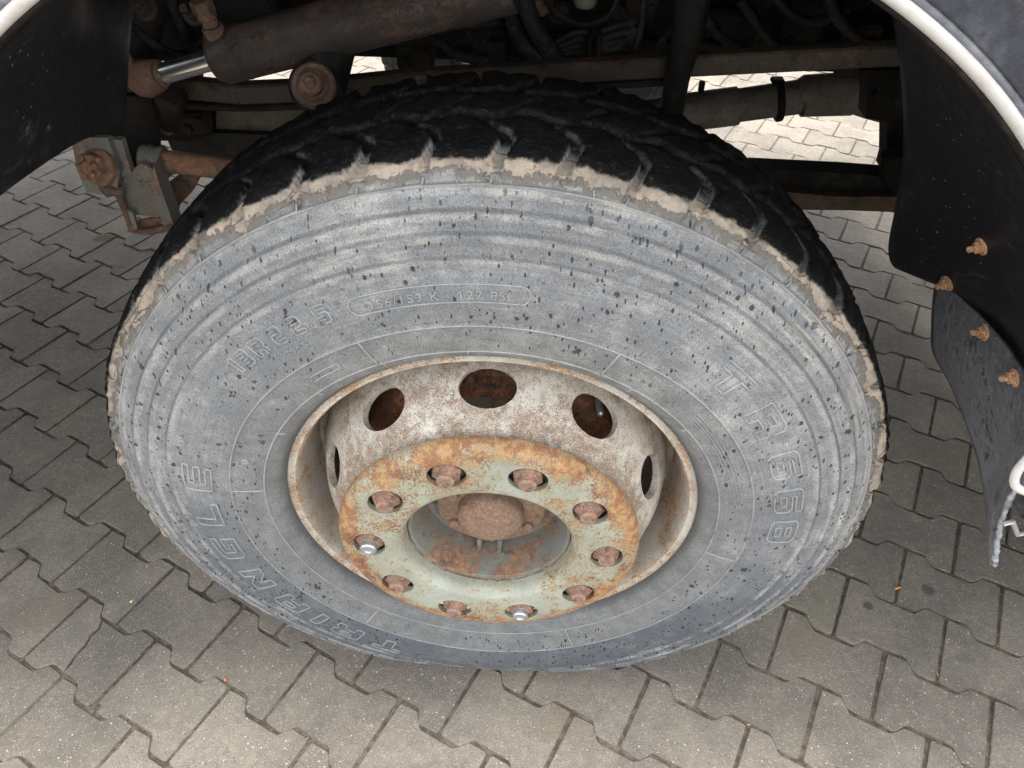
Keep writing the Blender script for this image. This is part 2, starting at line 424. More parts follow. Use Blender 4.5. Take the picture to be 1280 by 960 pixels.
# ================================================================= MATERIALS OF THE TRUCK
def tyre_mat(raised=False):
    n = N('tyre_rubber_raised' if raised else 'tyre_rubber')
    x = n.sep(); X, Y, Z = x[0], x[1], x[2]
    r = n.math('SQRT', n.add(n.mul(X, X), n.mul(Z, Z))); th = n.math('ARCTAN2', Z, X)
    polar = n.comb(n.mul(r, 1), n.mul(th, .45), 0)
    streak = n.noise(1, 5, .7, n.mapv(polar, 26, 420, 1))      # radial scratches
    ring = n.noise(1, 4, .6, n.mapv(polar, 210, 7, 1))         # dirt following the ribs
    big = n.noise(6, 5, .65); med = n.noise(32, 6, .72); fine = n.noise(650, 2, .6)
    f = n.add(n.mul(big, .48), n.add(n.mul(med, .30), n.add(n.mul(streak, .12), n.mul(ring, .16))))
    col = n.mix(n.step(f, .48, .76), (.130, .135, .140), (.355, .352, .335))
    tan = n.mul(n.step(n.noise(11, 5, .7), .50, .64), n.mul(n.step(ring, .48, .62), n.step(r, .44, .50)))
    col = n.mix(n.mul(tan, .6), col, (.36, .325, .265))
    damp_shade = n.mul(n.step(n.add(Z, n.mul(n.add(big, -.5), .7)), .10, -.36), n.step(n.add(med, big), .58, .96))
    col = n.mix(n.mul(damp_shade, .85), col, (.055, .062, .073))  # lower wall: dampness plus its weaker light, painted in as darker blue
    patch = n.mul(n.mul(n.step(n.noise(9, 4, .7), .50, .60), n.step(n.noise(1, 5, .75, n.mapv(polar, 130, 26, 1)), .46, .60)), n.step(r, .40, .46))
    col = n.mix(n.mul(patch, .30), col, (.38, .36, .32))
    scuff = n.mul(n.step(n.noise(1, 5, .8, n.mapv(n.obj, 34, 34, 160), dist=1.2), .60, .66), n.step(n.noise(6, 3), .50, .60))
    col = n.mix(n.mul(scuff, .22), col, (.42, .42, .41))
    for r0 in (.4565, .4825, .5045, .5270):
        ln = n.math('SUBTRACT', 1, n.step(n.math('ABSOLUTE', n.add(r, n.add(n.mul(n.add(n.noise(30, 3), -.5), .0022), -r0-.0006))), .0006, .0026))
        col = n.mix(n.mul(ln, n.lin(n.noise(14, 4, .7), .35, .6, .25, .75)), col, (.085, .083, .078))
        l2 = n.math('SUBTRACT', 1, n.step(n.math('ABSOLUTE', n.add(r, -r0+.0055)), .001, .006))
        col = n.mix(n.mul(l2, n.mul(n.step(n.noise(18, 5, .7), .40, .60), .38)), col, (.38, .37, .345))
    smooth_zone = n.math('SUBTRACT', 1, n.step(n.add(r, n.mul(n.add(med, -.5), .006)), .366, .372))
    col = n.mix(n.mul(smooth_zone, .62), col, n.mix(n.step(med, .35, .65), (.120, .121, .118), (.185, .184, .176)))
    col = n.mix(n.mul(n.math('SUBTRACT', 1, n.step(r, .299, .310)), .8), col, (.05, .05, .05))
    col = n.mix(n.mul(n.step(fine, .45, .62), .7), col, n.mulc(col, (1.6, 1.6, 1.57)))
    col = n.mix(n.mul(n.step(n.noise(420, 3, .8), .50, .62), .6), col, n.mulc(col, (.50, .50, .53)))
    col = n.mix(n.mul(n.step(n.noise(1, 3, .8, n.mapv(polar, 70, 900, 1)), .56, .66), .35), col, n.mulc(col, (.5, .5, .53)))
    if not raised:
        # drops of rain: wet dark specks
        low = n.lin(Z, -.45, .1, 1.0, 0.0)
        wob = n.mul(n.add(n.noise(380, 3, .6), -.5), .55)
        masks = []
        for sc_, lo, mx, st in ((60, .88, .32, 1.0), (115, .80, .35, 1.5), (250, .66, .40, 2.4)):
            vv = n.mapv(polar, 1*sc_/st*1.0, 1*sc_, 1) if False else n.mapv(n.obj, sc_, 0, sc_/st)
            v = n.vor(1, vv); cr = n.sep(v.outputs['Color'])[0]
            lo2 = n.math('SUBTRACT', lo, n.mul(low, .20 if sc_ > 100 else .0))
            rad = n.mul(n.lin(cr, lo2, 1.0, 0, mx), 1)
            masks.append(n.mul(n.math('LESS_THAN', n.add(v.outputs['Distance'], wob), rad), n.math('GREATER_THAN', rad, .02)))
        drop = n.math('MAXIMUM', masks[0], n.math('MAXIMUM', masks[1], masks[2]))
        drop = n.mul(drop, n.math('GREATER_THAN', r, .335))
        drop = n.mul(drop, n.step(n.noise(7, 3, .6), .28, .46))
        col = n.mix(n.mul(drop, .88), col, (.018, .021, .026))
        # sand caked along the shoulder
        gr = n.attr('groove'); sw = n.attr('side')
        wn = n.mul(n.add(n.noise(55, 7, .8), -.5), .036); wn2 = n.mul(n.add(n.noise(11, 4, .7), -.5), .048)
        rs = n.add(r, n.add(wn, wn2))
        sand = n.mul(n.step(n.add(rs, n.mul(gr, .005)), .5384, .5400), sw)
        sandc = n.mix(n.step(n.noise(24, 5, .7), .36, .6), (.19, .155, .118), (.37, .30, .225))
        sandc = n.mix(n.mul(n.step(n.noise(300, 3, .7), .52, .66), .6), sandc, (.30, .24, .18))
        sandc = n.mix(n.mul(n.step(n.noise(90, 5, .8, dist=1), .60, .66), .7), sandc, (.12, .105, .09))
        sdust = n.mul(n.mul(n.step(rs, .512, .536), n.step(n.noise(20, 5, .75), .38, .62)), sw)
        col = n.mix(n.mul(sdust, .40), col, (.30, .26, .20))
        sandc = n.mix(n.mul(n.step(n.noise(19, 5, .75), .52, .60), .75), sandc, (.17, .155, .130))
        col = n.mix(n.mul(sand, n.lin(n.noise(30, 5, .7), .3, .6, 1.0, .70)), col, sandc)
        cv = n.vor(1, n.add_v(n.mapv(polar, 75, 16, 1), n.noise_c(1, n.mapv(polar, 60, 30, 1), .45)), 'DISTANCE_TO_EDGE')
        crack = n.mul(n.mul(n.math('SUBTRACT', 1, n.step(cv.outputs['Distance'], .010, .035)), n.step(n.add(r, n.mul(wn, .4)), .521, .527)), n.step(n.noise(9, 3), .47, .53))
        col = n.mix(n.mul(n.mul(crack, sw), .8), col, (.045, .038, .030))
        greyr = n.mul(n.mul(n.step(rs, .5310, .5330), n.math('SUBTRACT', 1, sand)), sw)
        col = n.mix(n.mul(greyr, .85), col, (.12, .108, .090))
        # black worn tread
        yy = n.add(Y, n.mul(n.add(n.noise(55, 5, .7), -.5), .016))
        tread = n.mul(n.step(n.add(r, n.mul(n.add(n.noise(60, 5, .7), -.5), .010)), .5470, .5500), n.math('SUBTRACT', 1, n.mul(n.step(gr, .25, .6), n.math('SUBTRACT', 1, n.step(yy, -.080, -.066)))))
        tcol = n.mix(n.step(n.noise(1, 6, .8, n.mapv(n.obj, 90, 220, 90), dist=1), .54, .66), (.0035, .0035, .0040), (.042, .037, .030))
        tcol = n.mix(n.mul(n.step(n.noise(420, 2, .6), .69, .73), .5), tcol, (.20, .18, .15))
        groove_hilite = n.mul(n.lin(n.step(Y, -.065, -.02), 0, 1, 1, .22), n.mul(n.mul(n.step(gr, .04, .3), n.math('SUBTRACT', 1, n.step(gr, .6, .95))), n.step(n.noise(45, 5, .7), .40, .56)))
        tcol = n.mix(n.mul(groove_hilite, .8), tcol, (.060, .060, .060))  # grey highlight painted into the colour of the groove edges
        gb = n.mul(n.mul(n.step(gr, .4, .8), n.math('SUBTRACT', 1, n.step(yy, -.072, -.05))), n.step(n.noise(50, 4), .5, .62))
        tcol = n.mix(n.mul(gb, .8), tcol, (.085, .078, .064))
        back = n.step(Y, -.09, -.07)
        tread = n.math('MAXIMUM', tread, n.mul(back, n.step(r, .52, .53)))
        col = n.mix(tread, col, tcol)
        wet = n.lin(n.math('MAXIMUM', drop, 0), 0, 1, .74, .22)
        rough = n.mix(tread, n.comb(wet, wet, wet), n.comb(*[n.lin(n.noise(40, 4), 0.35, .65, .55, .85)]*3))
        rough = n.sep(rough)[0]
        h1 = n.add(n.mul(streak, .8), n.add(n.mul(fine, .6), n.mul(med, .9)))
        h1 = n.add(h1, n.mul(sand, 1.6))
        h2 = n.mul(n.noise(1, 6, .8, n.mapv(n.obj, 70, 180, 70), dist=.8), 2.2)
        hh = n.mix(tread, n.comb(h1, h1, h1), n.comb(h2, h2, h2))
        nm = n.bump(n.sep(hh)[0], .7, .0013)
        return n.out(col, rough, 0, nm, n.lin(tread, 0, 1, .4, .16))
    col = n.mix(n.lin(n.noise(26, 5, .75), .35, .65, .12, .46), col, (.42, .42, .41))
    return n.out(col, .75, 0, n.bump(n.add(med, fine), .4, .0006))
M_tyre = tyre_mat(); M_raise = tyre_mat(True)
M_ring = rusty('ring_green_paint', (.30, .325, .28), .37, rust=(.21, .100, .050), rust2=(.32, .20, .095), dark=(.15, .07, .04), radial=(.170, .205, .13), fw=.26, bw=.62)
M_disc = rusty('disc_white_paint', (.48, .465, .425), .42, rust=(.17, .125, .100), rust2=(.25, .175, .12), dark=(.15, .13, .13), scale=2.4, bw=.50, fw=.48, radial=(.245, .205, .06), prough=.6)
M_lip = rusty('rim_lip_paint', (.48, .455, .41), .38, rust=(.26, .13, .065), rust2=(.38, .20, .09), dark=(.20, .16, .13), scale=1.4, fw=.45, prough=.6)
M_barrel = rusty('rim_barrel_paint', (.15, .13, .105), .42, rust=(.17, .11, .07), rust2=(.27, .15, .08), dark=(.12, .10, .085), scale=1.2)
M_nut = rusty('nut_rust', (.20, .155, .14), .58, rust=(.22, .115, .08), rust2=(.30, .19, .14), dark=(.09, .055, .05), scale=3, lump=.35)
M_cap = rusty('hub_cap_rust', (.19, .15, .12), .66, rust=(.16, .095, .065), rust2=(.25, .165, .11), dark=(.11, .075, .06), scale=3.5, fw=.5, lump=.45)
M_hub = rusty('hub_grey_paint', (.17, .18, .175), .46, rust=(.17, .085, .052), rust2=(.25, .155, .09), dark=(.10, .06, .045), scale=1.6)
M_drum = rusty('brake_drum_rust', (.10, .075, .06), .62, rust=(.13, .055, .03), rust2=(.24, .10, .05), dark=(.035, .025, .022), scale=1.2)
M_rusty = rusty('chassis_rust', (.11, .085, .07), .58, rust=(.12, .065, .045), rust2=(.18, .115, .08), dark=(.08, .05, .04), scale=1.4)
M_tie = rusty('tie_rod_rust', (.16, .145, .13), .55, rust=(.20, .095, .055), rust2=(.28, .15, .085), dark=(.17, .11, .09), scale=1.2)
M_brk = rusty('hanger_grey_paint', (.17, .172, .162), .34, rust=(.24, .13, .085), rust2=(.36, .24, .16), dark=(.11, .075, .06), scale=1.3)
M_cyl = rusty('cylinder_dark_paint', (.040, .036, .036), .48, rust=(.060, .034, .024), rust2=(.10, .062, .045), dark=(.022, .017, .015), scale=1.4, dust=(.060, .052, .045))
M_chassis = grime('chassis_black', (.012, .011, .010), .6, .7, dust=(.058, .048, .038), dustf=.5)
M_brown = grime('chassis_brown_dirt', (.030, .025, .019), .4, .8, dust=(.055, .043, .030), dustf=.5)
M_beige = grime('beige_dirty_metal', (.15, .13, .10), .3, .75, dust=(.07, .055, .045), dustf=.6)
M_hose = grime('hose_rubber', (.016, .016, .016), .5, .6, dust=(.085, .078, .068), dustf=.5, scale=2)
M_liner = grime('mudguard_plastic', (.006, .0065, .0085), .45, .42, dust=(.015, .015, .017), dustf=.45, speck=(.17, .17, .17))
def guard_mat():
    n = N('mudguard_scuffed'); g = n.new('ShaderNodeNewGeometry').outputs['Position']
    st = n.noise(1, 6, .8, n.mapv(g, 150, 30, 16)); m1 = n.noise(9, 5, .7, g)
    c = n.mix(n.mul(n.step(st, .50, .66), n.step(m1, .42, .62)), (.0065, .007, .0095), (.030, .031, .034))
    c = n.mix(n.mul(n.mul(n.step(st, .62, .66), n.step(n.noise(28, 5, .8, g), .52, .60)), .7), c, (.13, .13, .13))
    v = n.vor(170, g); c = n.mix(n.mul(n.math('LESS_THAN', n.add(v.outputs['Distance'], n.mul(n.noise(500, 2), .2)), .30), n.mul(n.step(n.sep(v.outputs['Color'])[0], .86, .94), n.step(n.noise(8, 3, .6, g), .48, .60))), c, (.22, .22, .22))
    return n.out(c, n.lin(m1, .3, .7, .38, .62), 0, n.bump(n.add(n.mul(m1, 3), st), .5, .002), .35)
M_liner = guard_mat()
M_flap = grime('mud_flap_rubber', (.016, .018, .022), .5, .5, dust=(.085, .09, .10), dustf=.9, speck=(.30, .30, .30))
M_paint = grime('cab_dark_blue_paint', (.030, .034, .046), .35, .34, dust=(.085, .09, .105), dustf=.75, bumpd=.0004, spec=.5)
M_white = grime('arch_white_edge', (.50, .485, .46), .10, .35, dust=(.40, .36, .31), dustf=.6, bumpd=.0003)
M_seal = grime('rubber_seal', (.12, .125, .14), .4, .5, dust=(.28, .29, .32), dustf=.6)
M_fray = grime('flap_frayed_edge', (.22, .23, .25), .5, .8, dust=(.42, .43, .45), dustf=.8, scale=4, bumpd=.002)
M_alu = grime('aluminium_step', (.42, .41, .38), .25, .4, dust=(.16, .14, .12), dustf=.6, metal=.5)
M_zinc = N('zinc_bolt_end'); M_zinc = M_zinc.out((.42, .43, .44), .42, .8)
M_chrome = N('chrome_rod'); M_chrome = M_chrome.out((.85, .85, .84), .24, 1.0, M_chrome.bump(M_chrome.noise(120, 3), .05, .0005))
M_old = rusty('old_paint_chips', (.16, .15, .14), .3)

# ================================================================= THE TRUCK
truck = empty('truck', (0, 0, 0))
tag(truck, 'dark blue truck standing on grey paving, rusty front wheel under its black wheel arch', 'truck')
wheel = empty('wheel', (0, 0, .54), truck)
wheel['label'] = 'dusty near front wheel with rusty green nut guard ring'

# ---- tyre
def tyre_arrays(npitch=48, sub=28, full=True):
    side_k = [(.296, -.117), (.303, -.126), (.312, -.136), (.325, -.1435), (.345, -.149), (.37, -.1525), (.40, -.1545), (.425, -.1535), (.456, -.1475), (.482, -.1415), (.504, -.1335), (.524, -.1235), (.5385, -.1145)]
    ks = np.array(side_k); kk = catmull(ks, 400)
    rs = np.linspace(.296, .5385, 170 if full else 24); ys = np.interp(rs, kk[:, 0], kk[:, 1])
    if full:
        for r0, hgt, wd in ((.325, .0013, .0012), (.37, .0014, .0013), (.524, .0009, .0011)): ys -= hgt*np.exp(-((rs-r0)/wd)**2)
        for r0, am in ((.456, .0030), (.482, .0044), (.504, .0046)): ys -= am*np.clip((rs-(r0-.016))/.014, 0, 1)*np.clip((r0+.0015-rs)/.003, 0, 1)
        ys += .0008*np.exp(-((rs-.445)/.004)**2)
    tr = catmull([(.5385, -.1145), (.5475, -.1095), (.5530, -.1020), (.5570, -.085), (.5600, -.05), (.5620, 0), (.5600, .05), (.5570, .085), (.5530, .1020), (.5475, .1095), (.5385, .1145)], 130 if full else 30)[1:]
    inner = [(.524, .1235), (.504, .1335), (.456, .1475), (.40, .1545), (.345, .149), (.312, .136), (.296, .117)]
    prof = np.vstack([np.stack([rs, ys], 1), tr, np.array(inner)]); sideflag = np.concatenate([np.ones(len(rs)), (tr[:, 1] < -.09)*1.0, np.zeros(len(inner))])
    n = npitch*sub; th = np.arange(n)*2*PI/n
    Rr = np.repeat(prof[None, :, 0], n, 0); Y = np.repeat(prof[None, :, 1], n, 0); T = np.repeat(th[:, None], len(prof), 1)
    def sm(x, a, b): t = np.clip((x-a)/(b-a), 0, 1); return t*t*(3-2*t)
    pitch = 2*PI/npitch*.55
    jit = rng.uniform(-.0022, .0022, npitch+2)
    def groove(Y, T, sgn, off, w, y_in):
        yk = np.array([-.150, -.125, -.10, -.08, -.065, -.05, -.033]); ck = np.array([-.003, .000, .009, .016, .011, -.008, -.022])
        y_ = Y*sgn; c = np.interp(y_, yk, ck)
        s = T*.55+off*pitch+c; kidx = np.floor(s/pitch+.5).astype(int); loc = s-kidx*pitch
        ww = w*(1+.30*np.sin(kidx*2.3))*(1+.35*sm(y_, .085, .12)); d = np.abs(loc-jit[kidx % npitch]*.6)
        return (1-sm(d, ww/2-.0010, ww/2+.0012))*(1-sm(y_, y_in-.004, y_in+.004))
    g1 = groove(Y, T, 1, 0, .0135, -.030); g2 = groove(Y, T, -1, .5, .0135, -.030)
    zz = lambda ph: .010*np.abs(((T*.55/pitch+ph) % 1)*2-1)-.005
    gz = np.maximum(1-sm(np.abs(Y+.032+zz(0)), .0050, .0068), 1-sm(np.abs(Y-.032+zz(.5)), .0050, .0068))
    g0 = (1-sm(np.abs(((T*.55/pitch+Y*14) % 1)-.5)*pitch, .004, .0065))*(np.abs(Y) < .034)
    G = np.maximum(np.maximum(g1, g2), np.maximum(gz, g0*.6))*(Rr > .50)
    depth = .0115*sm(Rr, .538, .549)*(1-.35*sm(np.abs(Y)*-1, -.075, -.05))
    # groove runs out over the shoulder and down the side
    shoulder = sm(Rr, .526, .534)*(1-sm(Rr, .545, .549))
    wn = .0018*np.sin(T*13+Y*60)*np.sin(T*31+2)+.0014*np.sin(T*97+np.sin(T*23)*2)+.0010*np.sin(T*151+Y*90)
    Rr2 = Rr-G*depth+wn*sm(Rr, .53, .545)*(1-.6*sm(Rr, .552, .556))
    lump = .5+.5*np.cos(2*PI*(T*.55/pitch))
    Y2 = Y+np.sign(Y)*(-1)*G*shoulder*.0075-np.sign(-Y)*0
    Y2 = np.where(Y < 0, Y2-lump*shoulder*.0030+.0012*np.sin(T*61+1)*shoulder*np.sin(T*17), Y2)
    X = Rr2*np.cos(T); Z = Rr2*np.sin(T)
    # loaded: flattened foot, bulging wall
    foot = np.exp(-((T-1.5*PI)/.42)**2); bul = np.exp(-((Rr-.40)/.05)**2)
    Y2 = Y2+np.sign(Y2)*foot*bul*.003-np.sign(Y2)*.015*np.exp(-((T-1.5*PI)/.34)**2)*sm(Rr, .435, .50)*(Rr < .552)
    Z = np.maximum(Z, -.54+.001)
    V = np.stack([X, Y2, Z], -1); side = np.repeat(sideflag[None], n, 0)
    return V, G, side
V, G, S = tyre_arrays()
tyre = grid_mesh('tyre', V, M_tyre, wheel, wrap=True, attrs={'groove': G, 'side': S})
_k = catmull([(.296, -.117), (.303, -.126), (.312, -.136), (.325, -.1435), (.345, -.149), (.37, -.1525), (.40, -.1545), (.425, -.1535), (.456, -.1475), (.482, -.1415), (.504, -.1335), (.524, -.1235), (.5385, -.1145)], 400)
def wall(r, t, lift=0.0):
    """point on the outer sidewall at radius r, angle t (radians)"""
    y = float(np.interp(r, _k[:, 0], _k[:, 1])); t2 = t % (2*PI)
    y -= math.exp(-((t2-1.5*PI)/.42)**2)*math.exp(-((r-.40)/.05)**2)*.003
    q = min(1, max(0, (r-.435)/.065)); y += .015*math.exp(-((t2-1.5*PI)/.34)**2)*q*q*(3-2*q)
    return Vector((r*math.cos(t), y-lift, r*math.sin(t)))

# ---- raised lettering and moulded lines on the sidewall
# block letters as closed outlines on a 0..w x 0..10 grid
GL = {
 'T': ([[(0, 10), (9, 10), (9, 7), (6, 7), (6, 0), (3, 0), (3, 7), (0, 7)]], 9),
 'R': ([[(0, 0), (0, 10), (7.6, 10), (9, 8.6), (9, 5.4), (7.6, 4.2), (9, 2.9), (9, 0), (6.3, 0), (6.3, 2.6), (5.4, 3.2), (2.7, 3.2), (2.7, 0)], [(2.7, 5.6), (2.7, 7.7), (6.3, 7.7), (6.3, 5.6)]], 9),
 '6': ([[(1.2, 0), (0, 1.2), (0, 8.8), (1.2, 10), (9, 10), (9, 7.7), (2.7, 7.7), (2.7, 6.3), (7.8, 6.3), (9, 5.1), (9, 1.2), (7.8, 0)], [(2.7, 2.2), (2.7, 4.2), (6.3, 4.2), (6.3, 2.2)]], 9),
 '8': ([[(1.2, 0), (0, 1.2), (0, 8.8), (1.2, 10), (7.8, 10), (9, 8.8), (9, 1.2), (7.8, 0)], [(2.7, 2.2), (2.7, 4.2), (6.3, 4.2), (6.3, 2.2)], [(2.7, 6), (2.7, 7.9), (6.3, 7.9), (6.3, 6)]], 9),
 'E': ([[(0, 0), (0, 10), (9, 10), (9, 8), (2.7, 8), (2.7, 6.2), (9, 6.2), (9, 4), (2.7, 4), (2.7, 2.1), (9, 2.1), (9, 0)]], 9),
 'L': ([[(0, 0), (0, 10), (2.7, 10), (2.7, 2.3), (9, 2.3), (9, 0)]], 9),
 'G': ([[(1.6, 0), (0, 1.6), (0, 8.4), (1.6, 10), (9, 10), (9, 7.7), (2.7, 7.7), (2.7, 2.3), (6.5, 2.3), (6.5, 3.6), (4.6, 3.6), (4.6, 5.6), (9, 5.6), (9, 0)]], 9),
 'N': ([[(0, 0), (0, 10), (2.7, 10), (6.3, 4.6), (6.3, 10), (9, 10), (9, 0), (6.3, 0), (2.7, 5.4), (2.7, 0)]], 9),
 'A': ([[(0, 0), (0, 8.6), (1.4, 10), (7.6, 10), (9, 8.6), (9, 0), (6.3, 0), (6.3, 2.8), (2.7, 2.8), (2.7, 0)], [(2.7, 5), (2.7, 7.7), (6.3, 7.7), (6.3, 5)]], 9),
 'I': ([[(0, 0), (0, 10), (2.7, 10), (2.7, 0)]], 2.7),
 '1': ([[(1, 0), (1, 7.2), (0, 7.2), (0, 8.6), (1.6, 10), (3.6, 10), (3.6, 0)]], 3.6),
 '3': ([[(0, 0), (0, 2), (5, 2), (5, 4), (1.5, 4), (1.5, 6), (5, 6), (5, 8), (0, 8), (0, 10), (6.4, 10), (7.6, 8.8), (7.6, 6), (6.8, 5), (7.6, 4), (7.6, 1.2), (6.4, 0)]], 7.6),
 '2': ([[(0, 0), (0, 4.8), (1.2, 6), (5, 6), (5, 8), (0, 8), (0, 10), (6.4, 10), (7.6, 8.8), (7.6, 5.2), (6.4, 4), (2.6, 4), (2.6, 2), (7.6, 2), (7.6, 0)]], 7.6),
 '5': ([[(0, 0), (0, 2), (5, 2), (5, 4), (0, 4), (0, 10), (7.6, 10), (7.6, 8), (2.6, 8), (2.6, 6), (6.4, 6), (7.6, 4.8), (7.6, 1.2), (6.4, 0)]], 7.6),
 '.': ([[(0, 0), (0, 2), (2, 2), (2, 0)]], 2),
}
let = MB()
GLY = []
def poly(points, rad=.0006, closed=True, n=5):
    """points = [(r, theta)] in order; subdivided and laid on the wall as a raised bead"""
    q = []; m = len(points)
    for i in range(m if closed else m-1):
        (r0, t0), (r1, t1) = points[i], points[(i+1) % m]
        L = math.hypot(r1-r0, (t1-t0)*.42); k = max(1, int(L/.006))
        for j in range(k): q.append((r0+(r1-r0)*j/k, t0+(t1-t0)*j/k))
    if not closed: q.append(points[-1])
    rad *= 2.5
    let.tube([wall(r, t, rad*.35) for r, t in q], rad, n, caps=True, closed=closed)
def flush(name='raised_line', stuff=False):
    global let
    if not let.v: return
    me = bpy.data.meshes.new(name); me.from_pydata(let.v, [], let.f); me.materials.append(M_raise); me.shade_smooth()
    o = link(name, me, wheel); let = MB()
    if stuff: o['kind'] = 'stuff'
    return o
def glyph(ch, th_c, r0, r1, wscale=1.0, rad=.0006):
    outs, wd = GL[ch]; h = (r1-r0)/10; s_ = h*wscale
    for o_ in outs: poly([(r0+y*h, th_c-(x-wd/2)*s_/((r0+r1)/2)) for x, y in o_], rad)
    GLY.append(flush('raised_letter')); GLY[-1]['label'] = 'raised outline letter ' + ch if ch != '.' else 'raised outline point'
for ch, dg in zip('TR668', (47, 35.3, 23, 12.6, 3)): glyph(ch, R(dg), .397, .434, 1.55 if ch in 'TR' else 1.45, .00062)
for ch, dg in zip('TRIANGLE', (243.5, 232.5, 224.5, 216, 204.5, 192.5, 180.5, 169)): glyph(ch, R(dg), .395, .434, 1.45, .0006)
flush()
for i in range(13):      # ribbing inside the T
    t_ = R(47)-(i-6)*.0026; poly([(.4245, t_), (.4325, t_)], .0003, False, 4)
for i in range(7):
    t_ = R(47)-(i-3)*.0026; poly([(.3985, t_), (.4235, t_)], .0003, False, 4)
flush('letter_ribbing', True)
for ch, dg in zip('13R22.5', (135.5, 133, 129.3, 125, 121, 118.4, 116)): glyph(ch, R(dg), .409, .4325, .9, .0005)
def small_text(txt, th_c, r0, h, spacing=1.0, depth=.0005, wide=1.0):
    cu = bpy.data.curves.new('t', 'FONT'); cu.body = txt; cu.size = h/.72; cu.align_x = 'CENTER'; cu.extrude = depth; cu.resolution_u = 2; cu.space_character = spacing
    ob = bpy.data.objects.new('t', cu); C.objects.link(ob); bpy.context.view_layer.update()
    me = bpy.data.meshes.new_from_object(ob.evaluated_get(bpy.context.evaluated_depsgraph_get()))
    vs = [wall(r0+v.co.y, th_c-v.co.x*wide/(r0+h/2), .0007+(v.co.z*1.6)) for v in me.vertices]
    let.add(vs, [tuple(p.vertices) for p in me.polygons]); bpy.data.objects.remove(ob); bpy.data.meshes.remove(me)
small_text('156/153 K   127 PSI', R(97.4), .4095, .0105, 1.15, wide=1.16)
flush('small_lettering', True)
small_text('M+S', R(124), .3915, .0085, 1.2, wide=1.3)
small_text('STANDARD', R(88.8), .3465, .0042, 1.1)
flush('small_lettering', True)
# lozenge round the load index
lo = [(.4045, R(a)) for a in np.linspace(110.0, 85.0, 40)]+[(.4045+.0115*(1-math.cos(b)), R(85.0)-.0105/.415*math.sin(b)) for b in np.linspace(0, PI, 12)][1:]
lo += [(.4275, R(a)) for a in np.linspace(85.0, 110.0, 40)][1:]+[(.4275-.0115*(1-math.cos(b)), R(110.0)+.0105/.415*math.sin(b)) for b in np.linspace(0, PI, 12)][1:-1]
poly(lo, .00045); flush()
for dg in (113.8, 66, 171.8, -9, -67, -126): poly([(.326, R(dg)), (.3695, R(dg))], .0006, False); flush()
for dg in (94.3, 76, 112.8, 131, 58, 149, 40): poly([(.314, R(dg)), (.326, R(dg))], .0005, False); flush()
poly([(.343, R(128.3)), (.343, R(120.8)), (.3515, R(120.8)), (.3515, R(128.3))], .0004); flush()
for r_, q_ in ((.3700, .00055), (.3255, .0005), (.5262, .0006)):
    poly([(r_, a) for a in np.linspace(0, 2*PI, 361)[:-1]], q_); flush('moulded_ring')
for i in range(4): poly([(.340+i*.0045, R(a)) for a in np.linspace(44, 12, 24)], .0003, False, 4); flush()
for rr_, dg, rad in ((.436, 160, .0045), (.352, 161, .0045), (.350, 110, .0035)):
    for q in (1, .55): poly([(rr_+rad*q*math.sin(a), R(dg)+rad*q*math.cos(a)/rr_) for a in np.linspace(0, 2*PI, 13)[:-1]], .0004); flush()
for k in range(48):      # small moulded frames under the shoulder blocks
    t0 = 2*PI*k/48+R(1.6); w_ = R(2.0)
    if rng.random() < .2: continue
    poly([(.5335, t0-w_), (.5272, t0-w_+.004), (.5265, t0+w_-.004), (.5335, t0+w_)], .00055, False); flush('moulded_frame')
for dg in (128.2, 120.9):
    vd = MB(); p = wall(.3475, R(dg), 0); vd.lathe([(.0001, .0012), (.0014, .001), (.0016, 0), (.0001, -.001)], 10, True, p+Vector((0, -.0002, 0)), (0, -1, 0))
    vd.build('wear_stud', M_zinc, wheel)

# ---- rim
rim = MB().lathe([(.2920, -.1190), (.2960, -.1235), (.2990, -.1215), (.2995, -.117), (.2975, -.112), (.2945, -.110), (.292, -.104), (.289, -.09), (.2865, -.06), (.284, -.02), (.284, .03), (.2865, .09), (.292, .112), (.299, .119),
    (.296, .124), (.288, .114), (.2815, .09), (.2785, .03), (.2785, -.02), (.280, -.055), (.2805, -.080), (.2820, -.095), (.2835, -.106), (.2855, -.1150), (.2885, -.1195)], 160)
rim.build('rim', [M_lip], wheel, 60)
# the lip carries the pale paint, the inside of the barrel the dark one
ro = wheel.children[-1]; ro.data.materials.append(M_barrel)
for p in ro.data.polygons:
    c = p.center; r_ = math.hypot(c.x, c.z)
    if r_ < .2845: p.material_index = 1

